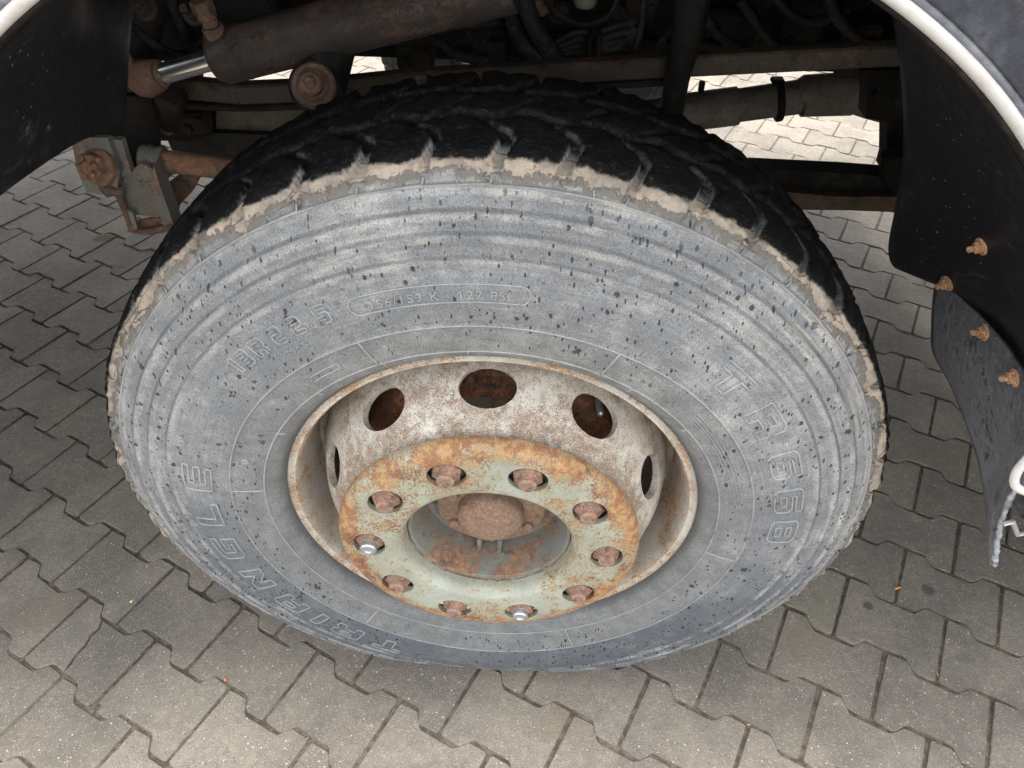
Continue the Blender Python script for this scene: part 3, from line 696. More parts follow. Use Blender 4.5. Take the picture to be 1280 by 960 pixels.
# ---- wheel disc with its ten hand holes
def disc_profile():
    outer = catmull([(.118, -.167), (.150, -.168), (.185, -.1675), (.2005, -.164), (.2135, -.153), (.2270, -.134), (.2400, -.112), (.2500, -.090), (.2575, -.066), (.2625, -.045), (.2660, -.025), (.2735, -.012), (.2785, -.008)], 44)
    inner = []
    for i in range(len(outer)):
        a = outer[max(i-1, 0)]; b = outer[min(i+1, len(outer)-1)]; t = (b-a)/np.linalg.norm(b-a); inner.append(outer[i]+np.array([-t[1], t[0]])*.011)
    return [tuple(p) for p in outer]+[tuple(p) for p in inner[::-1]]
disc = MB().lathe(disc_profile(), 128).build('wheel_disc', M_disc, wheel, 50)
cut_l = []
for k in range(10):
    a = R(91)+k*2*PI/10
    nrm = Vector((math.cos(a)*.86, -.52, math.sin(a)*.86)).normalized()
    c = Vector((.238*math.cos(a), -.112, .238*math.sin(a)))
    cm = MB()
    tz = Vector((-math.sin(a), 0, math.cos(a))); vr = nrm.cross(tz)
    pts = [c+tz*math.cos(q)*.0375+vr*math.sin(q)*.0285 for q in np.linspace(0, 2*PI, 41)[:-1]]
    vsx = [p-nrm*.055 for p in pts]+[p+nrm*.05 for p in pts]; nn = len(pts)
    cm.add(vsx, [tuple(range(nn))[::-1], tuple(range(nn, 2*nn))]+[(i, (i+1) % nn, nn+(i+1) % nn, nn+i) for i in range(nn)])
    cut_l.append(cm.build('cutter', M_disc, wheel))
cut(disc, cut_l)

# ---- nut guard ring, ten holes
def ring_profile():
    front = catmull([(.1180, -.1690), (.1188, -.180), (.1215, -.1880), (.1265, -.1935), (.1330, -.1955), (.150, -.1962), (.175, -.1960), (.195, -.1945), (.2050, -.1915), (.2105, -.186), (.2128, -.179), (.2125, -.172)], 40)
    back = [(.208, -.1700), (.204, -.176), (.197, -.183), (.185, -.187), (.150, -.188), (.134, -.187), (.128, -.181), (.1265, -.1690)]
    return [tuple(p) for p in front]+back
ring = MB().lathe(ring_profile(), 160).build('nut_guard_ring', M_ring, wheel, 50)
PH = 1.8796
HOLES = [(558, 592.5), (659.7, 600), (737, 642), (757.5, 695), (724, 741), (651, 764), (568, 760), (497.5, 734), (463, 679), (483, 625)]
cut_l = []
for k in range(10):
    a = PH-k*PI/5; c = Vector((.1675*math.cos(a), -.19, .1675*math.sin(a))); tz = Vector((-math.sin(a), 0, math.cos(a))); rd = Vector((math.cos(a), 0, math.sin(a)))
    pts = [c+tz*math.cos(q)*.0265+rd*math.sin(q)*.0228 for q in np.linspace(0, 2*PI, 41)[:-1]]; nn = 40
    cm = MB(); cm.add([p+Vector((0, -.03, 0)) for p in pts]+[p+Vector((0, .0325, 0)) for p in pts], [tuple(range(nn)), tuple(range(nn, 2*nn))[::-1]]+[(i, nn+i, nn+(i+1) % nn, (i+1) % nn) for i in range(nn)])
    cut_l.append(cm.build('cutter', M_ring, wheel))
cut(ring, cut_l)
# hole lips
for k in range(10):
    lipm = MB()
    a = PH-k*PI/5; c = Vector((.1675*math.cos(a), -.1958, .1675*math.sin(a))); tz = Vector((-math.sin(a), 0, math.cos(a))); rd = Vector((math.cos(a), 0, math.sin(a)))
    lipm.tube([c+tz*math.cos(q)*.0272+rd*math.sin(q)*.0235+Vector((0, .0006, 0)) for q in np.linspace(0, 2*PI, 33)[:-1]], .0014, 6, closed=True)
    lipm.build('hole_lip', M_ring, wheel)

# ---- nuts
def nut_mesh(zinc):
    m = MB()
    m.lathe([(.0105, 0), (.0225, 0), (.0225, .0035), (.0205, .006), (.0105, .006)], 24, True, (0, 0, 0), (0, -1, 0))
    m.hexa((0, -.005, 0), (0, -1, 0), .0192, .0205, cham=.003)
    m.lathe([(.0001, .0255), (.0135, .0255), (.0125, .0285), (.0001, .0285)], 20, True, (0, 0, 0), (0, -1, 0))
    m.cur = 1
    m.lathe([(.0001, .025), (.0108, .025), (.0108, .0365), (.0092, .0385), (.0055, .0388), (.0045, .0365), (.0001, .0362)], 20, True, (0, 0, 0), (0, -1, 0))
    return m.build('wheel_nut', [M_nut, M_zinc if zinc else M_nut], wheel, 35)
zinc = nut_mesh(True); plain = nut_mesh(False)
for k in range(10):
    a = PH-k*PI/5; src = zinc if k in (5, 8) else plain
    o = src if k in (5, 0) else src.copy()
    if k not in (5, 0): C.objects.link(o); o.parent = wheel
    o.scale = (1.1, 1.0, 1.1)
    o.name = 'wheel_nut' if k == 0 else 'wheel_nut.%03d' % k
    o.location = (.1675*math.cos(a)+random.uniform(-.0015, .0015), -.1675, .1675*math.sin(a)+random.uniform(-.0015, .0015)); o.rotation_euler = (random.uniform(-.03, .03), random.uniform(0, 6), random.uniform(-.03, .03))
    if k in (5, 8): o['label'] = 'rusty nut with a clean zinc stud end'

# ---- hub, cap, drum
hub = MB().lathe([(.1165, -.150), (.1165, -.166), (.112, -.164), (.1075, -.150), (.1045, -.120), (.100, -.105), (.092, -.102), (.080, -.108), (.0785, -.115), (.03, -.115), (.03, .05), (.17, .05), (.17, -.150)], 96)
for k in range(1):
    a = R(-92)
    e = Vector((math.cos(a), 0, math.sin(a)))
    for sgn in (-1, 1):
        t_ = Vector((-math.sin(a), 0, math.cos(a)))*sgn*.016
        hub.box(e*.093+t_+Vector((0, -.112, 0)), (.034, .030, .008), Matrix.Rotation(-a, 3, 'Y'), .002)
hub.build('hub', M_hub, wheel, 45)
cap = MB().lathe([(.0001, -.1545), (.020, -.1540), (.036, -.1515), (.0455, -.1465), (.0490, -.1400), (.0495, -.126), (.053, -.1245), (.076, -.1240), (.0795, -.1215), (.0795, -.114), (.0001, -.114)], 64, False)
for k in range(6):
    a = R(30)+k*PI/3; cap.hexa((.064*math.cos(a), -.124, .064*math.sin(a)), (0, -1, 0), .0085, .006)
cap.build('hub_cap', M_cap, wheel, 40)
MB().lathe([(.17, -.060), (.205, -.050), (.212, -.035), (.216, .0), (.216, .13), (.10, .13), (.10, -.05)], 96).build('brake_drum', M_drum, wheel, 40)
vt = P(747, 497, -.045)-Vector((0, 0, .54))
MB().cyl(vt, vt+Vector((.004, -.030, -.006)), .0055, 12).cyl(vt+Vector((0, .02, 0)), vt, .004, 10).build('valve_stem', M_zinc, wheel)

# ---- the far front wheel, seen under the chassis
wheel2 = empty('wheel', (0, 2.05, .54), truck); wheel2['label'] = 'far front wheel seen under the chassis'
V, G, S = tyre_arrays(48, 8, False)
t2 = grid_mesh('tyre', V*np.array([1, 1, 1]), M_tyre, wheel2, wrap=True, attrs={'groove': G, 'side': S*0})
MB().lathe([(.296, -.12), (.302, -.115), (.290, -.10), (.285, 0), (.296, .12), (.285, .11), (.27, 0), (.275, -.11)], 64).build('rim', M_barrel, wheel2)
MB().lathe([(.22, -.13), (.22, .05), (.04, .05), (.04, -.13)], 48).build('brake_drum', M_drum, wheel2)

# ================================================================= BEHIND THE WHEEL
def bar(name, pts, w_, h_, mat, parent=truck, bev=.004):
    """a rectangular bar swept straight between pairs of points"""
    m = MB()
    for a, b in zip(pts[:-1], pts[1:]):
        a = Vector(a); b = Vector(b); d = b-a; x = d.normalized(); yv = Vector((0, 1, 0)); z = x.cross(yv).normalized(); yv = z.cross(x)
        m.box((a+b)/2, (d.length+.006, w_, h_), Matrix((x, yv, z)).transposed(), bev)
    return m.build(name, mat, parent)
# steering damper with chrome rod
cy = .30
a = P(268, 73, cy); b = P(640, -22, cy); d = (b-a).normalized()
cylr = .0385
damper = MB()
damper.tube([a, a+d*.004, a+d*.012, b], [cylr-.011, cylr-.004, cylr, cylr], 48)
damper.cyl(a+d*.045, a+d*.049, cylr+.0006, 48, .0008)
damper = damper.build('steering_cylinder', M_cyl, truck, 35)
ra = P(196, 94, cy)
MB().cyl(ra, a+d*.02, .0150, 32).build('piston_rod', M_chrome, damper)
fit = MB(); fb = a+d*.020+Vector((-.004, -.012, cylr-.003))
fd = Vector((-.12, -.25, 1)).normalized()
fit.cyl(fb-fd*.008, fb+fd*.010, .0155, 24, .002).cyl(fb+fd*.010, fb+fd*.022, .011, 20, .002).cyl(fb+fd*.021, fb+fd*.030, .0135, 20, .002).hexa(fb+fd*.030, fd, .0155, .018)
fit.tube([fb+fd*.05, fb+fd*.07+Vector((.0, .01, 0)), fb+fd*.11+Vector((.03, .05, .01)), fb+fd*.13+Vector((.10, .10, .02))], .010, 12)
fit.build('hose_fitting', M_rusty, damper)
be = MB(); bc = ra-d*.018
be.tube([bc+d*.030, bc+d*.022, bc+d*.016, bc-d*.002, bc-d*.016, bc-d*.028], [.0145, .017, .024, .0285, .024, .012], 28)
be.cyl(bc+d*.019, bc+d*.023, .0225, 28, .001).cyl(bc+d*.025, bc+d*.029, .019, 28, .001)
gn = Vector((-.30, -.25, .92)).normalized()
be.cyl(bc+gn*.020-d*.006, bc+gn*.040-d*.006, .008, 14, .002).hexa(bc+gn*.038-d*.006, gn, .0095, .009)
be.tube([bc-d*.02, P(152, 92, cy), P(110, 84, cy+.02)], [.013, .012, .014], 16)
be.build('ball_joint', rusty('ball_joint_rust', (.17, .12, .09), .5, rust=(.17, .09, .06), rust2=(.22, .13, .09), dark=(.16, .09, .06), scale=2.5), damper)

# leaf spring bar and its bushing
M_leafs = rusty('leaf_spring_dirt', (.070, .062, .052), .45, rust=(.075, .048, .034), rust2=(.11, .08, .058), dark=(.035, .028, .023))
bar('leaf_spring', [P(118, 96, .46), P(300, 116, .46), P(400, 112, .46), P(520, 100, .46), P(860, 80, .46), P(1130, 66, .46)], .03, .034, M_leafs)
bar('leaf_spring', [P(190, 128, .46), P(300, 133, .46), P(400, 130, .46), P(540, 118, .46), P(840, 100, .46)], .03, .010, M_brown)
bs = MB(); c = P(393, 108, .24); ax = Vector((.10, -.86, .50)).normalized()
bs.cyl(c-ax*-.001, c+ax*.010, .0312, 36, .003).cyl(c+ax*.008, c+ax*.016, .0225, 32, .003).cyl(c+ax*.019, c+ax*.032, .0165, 24, .003).cyl(c+ax*.031, c+ax*.037, .0085, 16, .002)
bsh = bs.build('suspension_bushing', M_rusty, truck, 35)
MB().cyl(c-ax*.055, c+ax*.002, .0370, 36, .005).build('bushing_sleeve', M_hose, bsh)
am = MB(); am.tube([c-ax*.03+Vector((.0, 0, 0)), P(418, 60, .30), P(440, 5, .34), P(450, -60, .38)], [.038, .030, .024, .024], 16)
am.build('suspension_arm', M_chassis, truck)

# rusty drag link
ty = .22; a = P(176, 197, ty); b = P(330, 217, ty); d = (b-a).normalized()
tie = MB().cyl(P(196, 200, ty), b, .0165, 28).build('tie_rod', M_tie, truck)
cl = MB().cyl(a, P(203, 201, ty), .0195, 28, .003).cyl(P(186, 198.5, ty), P(190, 199, ty), .0208, 28, .001).cyl(P(199, 200.5, ty), P(206, 201.5, ty), .0225, 28, .002)
e = P(205, 214, ty-.005); cl.box(e, (.020, .018, .014), Euler((0, .3, 0)), .003); cl.cyl(e+Vector((-.016, -.012, -.003)), e+Vector((.02, .016, -.003)), .0055, 12)
cl.build('clamp', M_brk, tie)

# spring hanger / bracket assembly with castellated nut
hy = .16
def plate(m, px, y0, th, y1=None):
    """a plate cut to outline px (photo-measured points at depth y), th metres deep"""
    f = [P(x, y, (y0 if len(q) == 0 else q[0])) for x, y, *q in px]; n_ = len(f)
    back = [p+Vector((.0, th, 0)) for p in f]
    m.add(f+back, [tuple(range(n_)), tuple(range(n_, 2*n_))[::-1]]+[(i, n_+i, n_+(i+1) % n_, (i+1) % n_) for i in range(n_)])
hg = MB()
plate(hg, [(88, 172), (134, 172), (150, 214), (146, 236), (132, 244), (108, 240), (97, 214)], hy, .022)
plate(hg, [(134, 172), (152, 176), (164, 216), (152, 222), (147, 212)], hy+.012, .012)
hg1 = hg.build('spring_hanger', M_brk, truck, 30)
ch = MB()
plate(ch, [(148, 226), (176, 204), (192, 212), (197, 240), (203, 268), (198, 272), (166, 268), (155, 252)], .185, .006)
ch.add([P(148, 226, .185), P(152, 240, .185), P(160, 286, .178), P(164, 287, .178), P(160, 268, .18), P(155, 248, .184)], [(0, 1, 2, 3, 4, 5)])
plate(ch, [(158, 262), (166, 266), (172, 286), (164, 288)], .168, .006)
plate(ch, [(192, 206), (200, 232), (217, 281), (206, 285), (196, 262), (188, 236)], .172, .03)
ch.build('channel_bracket', M_brk, truck, 30)
cr = MB()
cr.tube([P(128, 232, .165), P(136, 238, .16), P(148, 238, .165), P(152, 250, .17), P(158, 268, .17), P(164, 284, .17)], [.007, .011, .010, .006, .005, .005], 10)
cr.tube([P(160, 286, .17), P(180, 290, .178), P(200, 287, .178), P(216, 283, .17)], [.005, .006, .006, .005], 8)
plate(cr, [(160, 280), (182, 274), (202, 272), (216, 281), (204, 289), (176, 291)], .185, .004)
cr.build('rusty_flange', M_rusty, truck, 30)
c2_ = MB()
plate(c2_, [(192, 248), (200, 238), (228, 216), (252, 218), (240, 240), (219, 262), (217, 254)], .26, .012)
plate(c2_, [(194, 256), (218, 260), (215, 276), (206, 283), (198, 272)], .255, .03)
c2_.tube([P(206, 262, .25), P(217, 262, .25)], .008, 10)
c2_.build('rusty_bracket', M_rusty, truck, 30)
nt = MB(); c = P(123, 209, .15); ax = Vector((-.22, -.80, .40)).normalized()
nt.cyl(c-ax*.010, c+ax*.004, .0262, 32, .003).hexa(c+ax*.004, ax, .0200, .013, cham=.003)
u_ = ax.cross(Vector((0, 0, 1))).normalized(); v_ = ax.cross(u_)
for k in range(6):
    an = k*PI/3+.2; e = c+ax*.019+(u_*math.cos(an)+v_*math.sin(an))*.0132
    nt.box(e, (.0066, .008, .0095), Matrix((u_, ax, v_)).transposed(), .0015)
nt.cyl(c+ax*.010, c+ax*.024, .0090, 20, .002)
nt.tube([c+ax*.021+u_*.018, c+ax*.021-u_*.019, c+ax*.018-u_*.023+v_*.006], .0020, 8)
nt.build('castellated_nut', M_tie, hg1, 30)
# dark castings round the ball joint
ks = MB()
ks.tube([P(160, 118, .33), P(168, 150, .32), P(176, 172, .30), P(178, 200, .27), P(160, 222, .24)], [.034, .036, .030, .026, .018], 18)
ks.tube([P(152, 96, .40), P(170, 66, .42), P(176, 20, .44), P(190, -30, .46)], [.03, .032, .034, .04], 16)
ks.box(P(200, 130, .38), (.07, .06, .06), Euler((.2, .5, .1)), .008)
ks.build('steering_knuckle', grime('casting_dark', (.024, .021, .018), .4, .75, dust=(.05, .042, .033), dustf=.6), truck, 45)
for px, py, y in ((186, 12, .36), (246, 18, .37), (700, 18, .62), (772, 22, .64)):
    bl = MB(); c = P(px, py, y); ax = Vector((-.2, -.8, .5)).normalized(); bl.cyl(c, c+ax*.010, .018, 20, .002).hexa(c+ax*.01, ax, .0125, .012).cyl(c+ax*.02, c+ax*.032, .007, 12, .001)
    bl.build('chassis_bolt', M_cyl, truck, 30)
MB().box(P(225, 8, .50), (.34, .05, .20), Euler((.5, -.12, 0)), .012).build('cab_mount', grime('mount_dark', (.030, .028, .027), .4, .7, dust=(.06, .05, .04), dustf=.5), truck)

# frame rails, cross members, engine
rail_z = P(1000, 92, .78).z
fr = MB(); 
fr.box((.2, .80, rail_z+.125), (4.2, .012, .25), None, .002).box((.2, .84, rail_z+.006), (4.2, .08, .010), None, .002).box((.2, .84, rail_z+.246), (4.2, .08, .010), None, .002)
fr.build('frame_rail', M_chassis, truck)
lip = P(560, 46, .60)
bar('brake_pipe_carrier', [P(330, 52, .62), P(480, 46, .62), P(640, 44, .62), P(900, 60, .62)], .03, .022, M_brown)
fr = MB(); fr.box((.2, 1.30, rail_z+.125), (4.2, .012, .25), None, .002).box((.2, 1.26, rail_z+.006), (4.2, .08, .010), None, .002)
fr.build('frame_rail', M_chassis, truck)
en = MB()
en.box((-.10, 1.05, 1.28), (1.5, .48, .55), None, .04).box((.02, 1.05, .975), (.62, .34, .20), None, .05).box((-.55, 1.05, 1.0), (.25, .40, .16), None, .03).cyl((.75, .86, 1.12), (1.3, .86, 1.12), .09, 24, .01)
en.build('engine', M_chassis, truck)
# front axle beam
ax_ = MB(); ax_.tube([(0, .13, .54), (0, .30, .52), (0, .45, .44), (0, 1.025, .40), (0, 1.6, .44), (0, 1.75, .52), (0, 1.92, .54)], [.06, .065, .06, .055, .06, .065, .06], 16)
ax_.build('front_axle', M_brown, truck)
# pale pan seen at the left, dark beam beneath it
pn = MB(); plate(pn, [(262, 126), (420, 132), (400, 168), (330, 176), (262, 168)], .72, .05); pn.build('side_pan', M_beige, truck)
pn = MB(); plate(pn, [(205, 165), (262, 166), (420, 172), (420, 196), (290, 198), (215, 188)], .70, .06); pn.build('lower_beam', grime('beam_blackbrown', (.035, .033, .030), .4, .8, dust=(.08, .07, .055), dustf=.4), truck)
pn = MB(); plate(pn, [(168, 112), (262, 118), (262, 170), (240, 176), (196, 176), (180, 160)], .68, .05); pn.build('crossmember', M_chassis, truck)
# the tube with its clamps at the right
ty = 1.02
tb = MB(); pts = [(780, 165), (868, 142), (922, 131)]
p0, p1, p2, p3 = P(770, 132, ty), P(922, 131, ty), P(972, 122, ty), P(1062, 116, ty)
q0 = P(850, 141.5, ty)
tb.tube([P(740, 160, ty), q0, P(921, 132.5, ty)], .0455, 32).tube([P(920, 132.5, ty), P(924, 131.5, ty), P(1000, 121, ty)], [.0455, .0395, .0400], 32).tube([P(999, 121.5, ty), P(1003, 120, ty), P(1066, 117, ty)], [.040, .0480, .0500], 32)
tb.tube([P(1064, 117, ty), P(1068, 119, ty), P(1090, 120, ty), P(1128, 128, ty)], [.050, .042, .052, .056], 24)
tb = tb.build('cross_tube', grime('tube_beige_dirt', (.19, .17, .138), .35, .75, dust=(.09, .075, .058), dustf=.6), truck)
cc_ = MB().cyl(P(968, 126, ty), P(977, 124.5, ty), .0500, 32, .003); cc_.box(P(972, 101, ty), (.03, .03, .012), None, .003)
cc_.build('clamp', M_chassis, tb)
MB().box(P(877, 108, ty), (.014, .014, .026), None, .003).build('bracket_tab', M_chassis, tb)
# lower dark beam and vertical bracket at the right
lb = MB(); plate(lb, [(940, 211), (1060, 217), (1140, 223), (1140, 254), (985, 250), (950, 240)], .62, .05); lb.build('lower_beam', M_chassis, truck)
lb = MB(); plate(lb, [(955, 238), (1050, 246), (1140, 246), (1140, 266), (1060, 263), (985, 262)], .60, .03); lb.build('beam_flange', grime('flange_brown', (.085, .060, .038), .4, .8, dust=(.035, .03, .025), dustf=.6), truck)
vb = MB(); plate(vb, [(1076, 88), (1150, 88), (1150, 262), (1118, 226), (1104, 215), (1108, 200), (1109, 152), (1082, 148), (1084, 120)], .66, .05)
vb.tube([P(1118, 190, .62), P(1122, 215, .62), P(1126, 240, .62)], [.025, .035, .02], 14)
vo = vb.build('vertical_bracket', M_chassis, truck)
hc = MB(); c = P(1089, 110, .68); hc.cyl(c-Vector((0, .1, 0)), c+Vector((0, .1, 0)), .009, 4)
cut(vo, [hc.build('cutter', M_chassis, truck)])
# shock absorber, leaning dark arm
MB().tube([P(872, -40, .40), P(862, 30, .40), P(846, 100, .42), P(834, 172, .44)], [.025, .025, .020, .020], 24).build('shock_absorber', M_chassis, truck)
# hoses and corrugated looms
def hose(name, pts, r, ribs=False, mat=M_hose, n=90):
    q = catmull([tuple(P(*p)) for p in pts], n if ribs else 30); rs = [r*(1+(.14*(i % 2) if ribs else 0)) for i in range(len(q))]
    return MB().tube([Vector(x) for x in q], rs, 10).build(name, mat, truck, 70)
hose('hose', [(636, -30, .52), (640, 20, .52), (655, 55, .52), (690, 85, .52), (720, 110, .55)], .0130)
hose('hose', [(652, -30, .50), (662, 20, .50), (685, 60, .50), (712, 95, .52), (735, 115, .55)], .0150)
hose('wiring_loom', [(548, 41, .56), (590, 40, .56), (625, 40, .56), (636, 48, .56)], .0115, True, n=110)
hose('wiring_loom', [(520, 35, .60), (548, 50, .58), (575, 70, .58), (610, 74, .57), (650, 74, .57)], .0090)
for i, (dy, r_) in enumerate(((0, .0065), (8, .0065), (15, .006), (-9, .0055))):
    hose('wiring_loom', [(690, 62+dy*.7, .52), (720, 50+dy, .52), (745, 50+dy, .52), (775, 42+dy*1.2, .52), (795, 40+dy*1.5, .53)], r_, True, n=120)
hose('wiring_loom', [(745, 66, .52), (775, 72, .52), (792, 62, .52), (802, 30, .53), (806, -30, .55)], .0060, True, n=120)
hose('wiring_loom', [(735, 58, .52), (765, 60, .52), (785, 48, .52), (790, 36, .53), (765, 30, .55)], .0060, True, n=100)
hose('cable', [(755, 72, .52), (768, 84, .52), (784, 94, .53)], .003)
hose('cable', [(925, 0, .6), (945, 30, .6), (965, 55, .6), (985, 72, .6), (1010, 78, .6), (1040, 68, .62), (1060, 40, .64)], .008)
hose('cable', [(1030, -20, .6), (1045, 20, .6), (1075, 50, .6), (1110, 62, .6)], .010)
hose('cable', [(560, 44, .58), (566, 60, .58), (572, 76, .58)], .0035)
hose('cable', [(820, 60, .55), (835, 40, .56), (848, 22, .58), (860, -20, .6)], .007)
for px, py, y, w_ in ((737, 54, .505, .008), (748, 54, .505, .009), (622, 62, .53, .03)): MB().box(P(px, py, y), (w_, .030, .036), None, .003).build('cable_clip', M_chassis, truck)
MB().lathe([(.0001, 0), (.016, .0), (.020, .008), (.020, .05), (.0001, .05)], 20, True, P(731, 8, .55), (0, 0, 1)).build('air_valve', grime('valve_pale', (.20, .19, .13), .3), truck)

for pts, r_, rb in (
    ([(300, -20, .48), (340, 20, .50), (380, 48, .52), (430, 50, .54), (500, 40, .55)], .010, False),
    ([(520, -20, .50), (540, 12, .52), (575, 30, .54), (620, 28, .55), (640, 24, .55)], .008, True),
    ([(455, 30, .58), (500, 42, .60), (560, 58, .60), (600, 84, .58)], .006, False),
    ([(590, -20, .56), (598, 20, .56), (612, 56, .56), (640, 84, .56)], .007, True),
    ([(672, -30, .54), (690, 10, .55), (724, 30, .56), (760, 20, .57), (780, -30, .58)], .006, False),
    ([(880, 20, .62), (905, 52, .62), (950, 70, .62), (1010, 62, .64), (1060, 74, .66), (1110, 66, .66)], .009, True),
    ([(960, -20, .62), (985, 15, .63), (1020, 30, .64), (1060, 12, .66)], .007, False),
    ([(100, -20, .30), (150, 20, .34), (200, 60, .38), (235, 66, .42), (262, 40, .44)], .006, False),
    ([(206, -20, .40), (222, 20, .42), (236, 52, .44), (246, 70, .46)], .008, False),
    ([(430, 96, .50), (470, 104, .52), (540, 92, .52), (610, 90, .52)], .005, False)):
    hose('hose' if not rb else 'wiring_loom', pts, r_, rb, n=110)
for px, py, y, sx, sy, sz, ry_, mt in ((300, 20, .56, .10, .04, .09, .1, M_chassis), (520, 66, .66, .07, .05, .05, 0, M_brown), (610, 30, .64, .05, .05, .08, .1, M_chassis), (700, 60, .66, .09, .04, .06, 0, M_chassis), (800, 18, .66, .06, .05, .09, 0, M_brown), (910, 34, .70, .10, .05, .07, .1, M_chassis), (1000, 30, .72, .08, .06, .10, 0, M_chassis), (1070, 60, .70, .06, .05, .10, 0, M_brown), (232, 98, .50, .05, .05, .05, .3, M_rusty), (205, 146, .44, .04, .04, .05, .4, M_rusty), (246, 152, .50, .05, .03, .04, 0, M_brown)):
    m = MB().box(P(px, py, y), (sx, sy, sz), Euler((.1, ry_, .05)), .006); c = P(px, py, y)+Vector((0, -sy/2, 0))
    m.hexa(c+Vector((sx*.25, 0, sz*.2)), (0, -1, 0), .010, .008).hexa(c+Vector((-sx*.25, 0, -sz*.2)), (0, -1, 0), .010, .008)
    m.build('bracket', mt, truck, 30)
MB().lathe([(.012, -.05), (.020, -.045), (.024, -.03), (.024, .03), (.020, .045), (.012, .05)], 20, True, P(655, 6, .60), (1, 0, .2)).build('air_line_coupling', M_rusty, truck)

# ================================================================= WHEEL ARCH, MUDGUARDS, CAB SHELL
ACX, ACZ, AR = -.0045, .7015, .6425
def CI(deg, r=AR, y=-.216):
    """point of the arch edge seen from the wheel centre under angle deg"""
    dx, dz = math.cos(R(deg)), math.sin(R(deg)); ox, oz = -ACX, .54-ACZ
    bq = ox*dx+oz*dz; t = -bq+math.sqrt(bq*bq-(ox*ox+oz*oz-r*r)); return Vector((t*dx, y, .54+t*dz))
def loft(name, rows, mat, thick=.004, nu=60, nv=30, wob=.004, seed=0, parent=truck):
    A = np.array([catmull([tuple(p) for p in row], nv) for row in rows]); A = np.stack([catmull(A[:, j], nu) for j in range(nv)], 1)
    t = np.linspace(0, 1, nu)[:, None]; s = np.linspace(0, 1, nv)[None]
    A[..., 0] += wob*np.sin(t*9+s*4+seed)*np.sin(s*PI); A[..., 2] += wob*.5*np.sin(t*5+s*7+seed*2)*np.sin(s*PI)
    return grid_mesh(name, A, mat, parent, thick=thick)
rows = [(P(1104, -34, .18), CI(74)), (P(1116, 10, .18), CI(66)), (P(1126, 80, .18), CI(58)), (P(1131, 150, .18), CI(51)), (P(1129, 210, .18), CI(45)), (P(1120, 262, .18), CI(40)), (P(1112, 308, .18), CI(36)), (P(1118, 332, .165), CI(33)), (P(1140, 339, .14), CI(30.5)), (P(1172, 352, .105), CI(28)), (P(1184, 372, .095), CI(26))]
rows = [(a, (a+b)/2+Vector((.022, 0, .012)), b) for a, b in rows]
lin = loft('mudguard', rows, M_liner, .004, 70, 30)
rows = [(P(1172, 345, .10), CI(28.5, AR-.006)), (P(1168, 372, .095), CI(26, AR-.006)), (P(1166, 405, .09), CI(24, AR-.006)), (P(1168, 440, .08), CI(22, AR-.006)), (P(1190, 482, .045), CI(20, AR-.006)), (P(1206, 522, .0), CI(18.5, AR-.006)), (P(1222, 568, -.05), P(1284, 592, -.20)),
        (P(1233, 620, -.10), P(1263, 624, -.195)), (P(1236, 662, -.14), P(1250, 660, -.19)), (P(1239, 706, -.165), P(1244.5, 705, -.185))]
rows = [(a, (a+b)/2+Vector((.010 if i < 7 else 0, 0, .004 if i < 7 else 0)), b) for i, (a, b) in enumerate(rows)]
def flap_mat():
    n = N('mud_flap_dusty'); g = n.new('ShaderNodeNewGeometry').outputs['Position']; z = n.sep(g)[2]
    st = n.noise(1, 6, .8, n.mapv(g, 170, 170, 14)); md_ = n.noise(22, 6, .75, g)
    low = n.step(n.add(z, n.mul(n.add(md_, -.5), .5)), 1.02, .66)
    c = n.mix(n.mul(low, n.step(n.add(st, md_), .72, 1.02)), (.011, .012, .016), (.17, .175, .185))
    c = n.mix(n.mul(n.step(st, .60, .68), .8), c, (.33, .33, .32))
    v = n.vor(210, g); c = n.mix(n.mul(n.math('LESS_THAN', v.outputs['Distance'], .22), n.step(n.sep(v.outputs['Color'])[0], .80, .9)), c, (.34, .34, .33))
    return n.out(c, .55, 0, n.bump(n.add(st, md_), .6, .0015), .25)
M_flap = flap_mat()
flap = loft('mud_flap', rows, M_flap, .005, 80, 26, .0025, 2)
edge = catmull([tuple(P(x, y, z)) for x, y, z in ((1284, 592, -.200), (1263, 624, -.195), (1250, 660, -.190), (1246, 690, -.187), (1243, 706, -.18))], 60)
MB().tube([Vector(p)+Vector((random.uniform(-.0008, .0008), 0, random.uniform(-.0008, .0008))) for p in edge], [.0032+random.uniform(-.0012, .0012) for _ in edge], 8).build('frayed_edge', M_fray, flap, 70)
M_rb = rusty('bolt_orange_rust', (.34, .22, .14), .6, rust=(.36, .17, .08), rust2=(.50, .33, .20), dark=(.20, .11, .06), scale=3)
# points on the liner surfaces found by casting the measured sight lines
def hit(o, px, py, back=.0):
    bpy.context.view_layer.update(); dg = bpy.context.evaluated_depsgraph_get(); ev = o.evaluated_get(dg)
    d_ = (P(px, py, .5)-CAM).normalized(); ok, loc, nrm, _ = ev.ray_cast(CAM, d_)
    if not ok: return None
    if nrm.dot(d_) > 0: nrm = -nrm
    return loc, nrm
def bolt_on(o, px, py, s=1.0, parent=None):
    h_ = hit(o, px, py)
    if h_ is None: return
    loc, nrm = h_; m = MB(); ax = (nrm+Vector((-.5, -.1, .05))).normalized()
    m.cyl(loc-nrm*.002, loc+nrm*.002*s, .0112*s, 20, .0006).hexa(loc+nrm*.001*s, ax, .0080*s, .007*s, cham=.001).cyl(loc+ax*.007*s, loc+ax*.017*s, .0040*s, 12, .001)
    return m.build('mudguard_bolt', M_rb, parent or o, 30)
bolt_on(lin, 1227, 308); bolt_on(lin, 1184, 354); bolt_on(flap, 1231, 415); bolt_on(flap, 1269, 472)
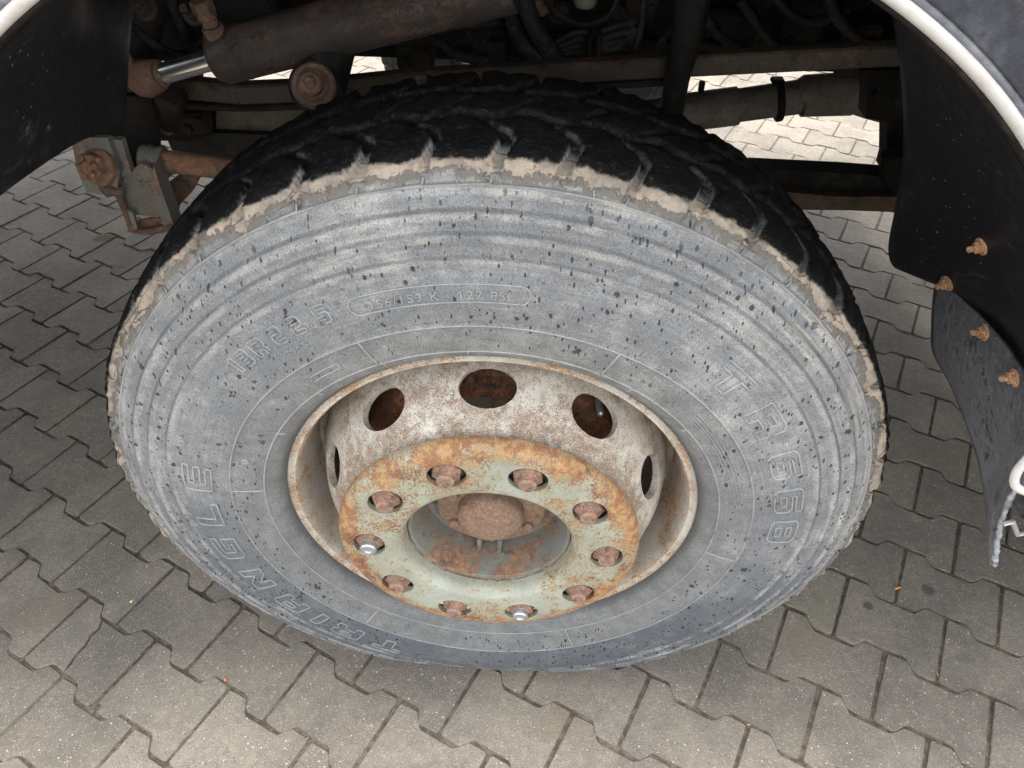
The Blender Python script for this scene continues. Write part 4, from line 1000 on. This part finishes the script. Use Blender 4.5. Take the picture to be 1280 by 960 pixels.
# left mudguard
rows = [(P(176, -50, .18), P(104, -50, .03), CI(104)), (P(166, 0, .18), P(99, 0, .03), CI(113)), (P(160, 60, .18), P(94, 70, .02), CI(121)), (P(157, 115, .18), P(91, 120, .02), P(-50, 150, -.21)), (P(155, 146, .18), P(91, 152, .02), P(-60, 220, -.22)), (P(148, 169, .175), P(93, 177, .02), P(-62, 288, -.22))]
lin2 = loft('mudguard', rows, M_liner, .004, 60, 30, .002, 4)
# the white edge of the wheel arch and the shell of the cab
def arc_strip(name, prof, a0, a1, n_, mat, parent=truck):
    """prof [(radius, y)] swept along the arch, then down vertically at both ends"""
    V = []
    for t in np.linspace(a0, a1, n_): V.append([(ACX+r*math.cos(R(t)), y, ACZ+r*math.sin(R(t))) for r, y in prof])
    return grid_mesh(name, np.array(V), mat, parent, thick=.003)
arc_strip('arch_edge', [(AR-.001, -.205), (AR-.0005, -.2165), (AR+.001, -.2195), (AR+.0038, -.2215), (AR+.0066, -.2200), (AR+.0074, -.217)], 14, 166, 120, M_white)
arc_strip('arch_inner_seal', [(AR-.004, -.190), (AR-.0045, -.208), (AR-.0035, -.213), (AR-.001, -.214)], 14, 166, 120, M_chassis)
arc_strip('arch_outer_seal', [(AR+.0080, -.213), (AR+.0095, -.2185), (AR+.0120, -.2195), (AR+.0140, -.2180), (AR+.0145, -.214)], 14, 166, 120, M_seal)
# fender and cab side: a sheet with the arch cut out, flared towards the arch
V = []
r0_ = AR+.0145
for t in np.linspace(0, 180, 140):
    row = []
    c_, s_ = math.cos(R(t)), math.sin(R(t))
    rmax = min(1.25/abs(c_) if abs(c_) > 1e-3 else 9, 2.2/max(s_, .05))
    for q in np.linspace(0, 1, 40)**1.8:
        r_ = r0_+(rmax-r0_)*q; row.append((ACX+r_*c_, -.217-.022*math.exp(-((r_-r0_-.10)/.07)**2)+.02*min(1, (r_-r0_)*1.5), ACZ+r_*s_))
    V.append(row)
body = grid_mesh('cab_side', np.array(V), M_paint, truck, thick=.004)
shell = MB()
shell.box((-.7, 1.03, 2.89), (3.9, 2.42, .04), None, .01)       # roof
shell.box((-1.95, .02, 1.9), (1.36, .03, 1.95), None, .01)
shell.box((-1.95, 2.26, 1.9), (1.36, .03, 1.95), None, .01)
shell.box((0, 2.26, 1.9), (2.5, .03, 1.95), None, .01)        # far side
shell.box((-2.62, 1.13, 1.7), (.03, 2.2, 2.3), None, .01)   # front
shell.box((1.25, 1.03, 1.9), (.03, 2.42, 1.95), None, .01)    # back
shell.box((-.7, 1.03, 1.66), (3.9, 2.4, .04), None, .01)        # floor of the cab
shell.build('cab_shell', M_paint, truck)
# front bumper to the left, cargo body and rear running gear to the right
MB().box((-2.0, 1.03, .64), (1.3, 2.5, .40), None, .06).build('bumper', M_paint, truck)
MB().box((4.2, 1.03, 2.15), (5.6, 2.5, 2.3), None, .02).build('cargo_body', M_paint, truck)
# step and its trim, cut by the right edge of the picture
MB().box((1.80, -.03, .70), (1.5, .34, .80), None, .05).build('side_light_block', M_paint, truck)  # unseen box added to block light from the paving on the right
MB().box((2.1, 1.1, .60), (1.3, 1.3, .70), None, .05).build('under_light_block', M_chassis, truck)  # unseen box added to stop far-side light reaching the right-hand paving
MB().box((-1.70, .0, .65), (1.1, .42, .74), None, .05).build('front_light_block', M_paint, truck)  # unseen front box added to darken the paving on the left
st = MB(); c = P(1288, 655, -.16)
st.box(c+Vector((.10, .0, 0)), (.24, .16, .006), Euler((0, .12, 0)), .002)
for k in range(9):
    e = P(1262, 640, -.16)+Vector((.012+k*.024, 0, .012)); st.box(e, (.012, .14, .014), Euler((0, .8, 0)), .002)
st.tube([P(1254, 655, -.20), P(1266, 652, -.20), P(1272, 668, -.20), P(1290, 664, -.20), P(1330, 655, -.20)], .0035, 8)
st.build('cab_step', M_alu, truck, 30)
tr = catmull([tuple(P(x, y, -.225)) for x, y in ((1300, 562), (1284, 574), (1271, 590), (1268, 604), (1276, 612), (1300, 620))], 40)
MB().tube([Vector(p) for p in tr], .0052, 12).build('step_trim', M_white, truck, 70)
# unseen skirt box on the right, lowered to keep light off the paving
MB().box((1.20, -.06, .88), (.80, .28, .52), None, .03).build('skirt_light_block', M_paint, truck)

# ================================================================= LITTER ON THE PAVING
def leaf(px, py, col, size, label, ang):
    m = MB(); p = Pz(px, py); r_ = random.Random(px)
    out = []; n_ = 14
    for i in range(n_):
        a = 2*PI*i/n_; rad = size*(.55+.45*math.cos(a)**2)*r_.uniform(.6, 1.1); out.append((rad*math.cos(a), rad*.55*math.sin(a), .004+.0015*math.sin(a*2+px)))
    vs = [(0, 0, .0065)]+out; m.add(vs, [(0, 1+i, 1+(i+1) % n_) for i in range(n_)])
    mt = grime('leaf_%d' % px, col, .3, .7)
    o = m.build('leaf_scrap', mt, None, 80); o.location = (p.x, p.y, 0); o.rotation_euler = (0, 0, ang)
    md = o.modifiers.new('s', 'SOLIDIFY'); md.thickness = .0007
    tag(o, label, 'leaf', 'leaf scraps lying on the paving')
leaf(1122, 736, (.62, .20, .06), .010, 'small orange leaf scrap in a joint right of the tyre', .4)
leaf(166, 752, (.42, .52, .18), .007, 'tiny pale green leaf scrap on the paving left of the tyre', 1.0)
leaf(282, 850, (.55, .20, .10), .007, 'tiny reddish leaf scrap below the left side of the tyre', 2)
leaf(935, 907, (.55, .30, .10), .0045, 'tiny amber crumb in a joint at the bottom right, below the tyre', .2)
leaf(1171, 844, (.45, .26, .12), .006, 'brown crumb where two joints meet at far bottom right', 1.6)
leaf(385, 924, (.50, .24, .14), .0045, 'tiny brown crumb on the joint at bottom left of centre', .7)
gm = MB()
for i in range(1500):
    px, py = random.uniform(-20, 1300), random.uniform(560, 980)
    p = Pz(px, py); u = (p.x-OX)*math.cos(GA)+(p.y-OY)*math.sin(GA); v = -(p.x-OX)*math.sin(GA)+(p.y-OY)*math.cos(GA)
    vv = (v/SW+.5) % 1; near = min(vv, 1-vv)*SW
    if near > .016 and random.random() > .22: continue
    q = random.uniform(.0006, .0019); z = 0 if near > .016 else -.001
    a = random.uniform(0, 6); ca, sa = math.cos(a), math.sin(a)
    gm.add([(p.x+q*ca, p.y+q*sa, z+q*.4), (p.x-q*sa*.8, p.y+q*ca*.8, z+q*.3), (p.x-q*ca, p.y-q*sa, z+q*.5), (p.x+q*sa*.7, p.y-q*ca*.7, z+q*.35), (p.x, p.y, z+q*1.1), (p.x, p.y, z-q*.4)], [(0, 1, 4), (1, 2, 4), (2, 3, 4), (3, 0, 4), (1, 0, 5), (2, 1, 5), (3, 2, 5), (0, 3, 5)])
tag(gm.build('grit', grime('grit_sand', (.20, .17, .13), .6, .9), ground), kind='stuff')
# moss tufts in the joints
mo = MB()
for px, py, n_, sp in ((1205, 866, 46, .016), (1130, 825, 22, .012), (1248, 807, 20, .008), (609, 934, 16, .008), (2, 780, 14, .008), (990, 118+60, 12, .03), (960, 182, 26, .04), (1020, 186, 18, .03)):
    p = Pz(px, py)
    for i in range(n_//2):
        x = p.x+random.gauss(0, sp*.6); y = p.y+random.gauss(0, sp*.45); h = random.uniform(.001, .0035); a = random.uniform(0, 6); q = .0018
        mo.add([(x+q*math.cos(a+k*2.1), y+q*math.sin(a+k*2.1), -.004) for k in range(3)]+[(x, y, h)], [(0, 1, 3), (1, 2, 3), (2, 0, 3)])
tag(mo.build('moss', grime('moss_green', (.17, .18, .065), .4, .9), ground), kind='stuff')
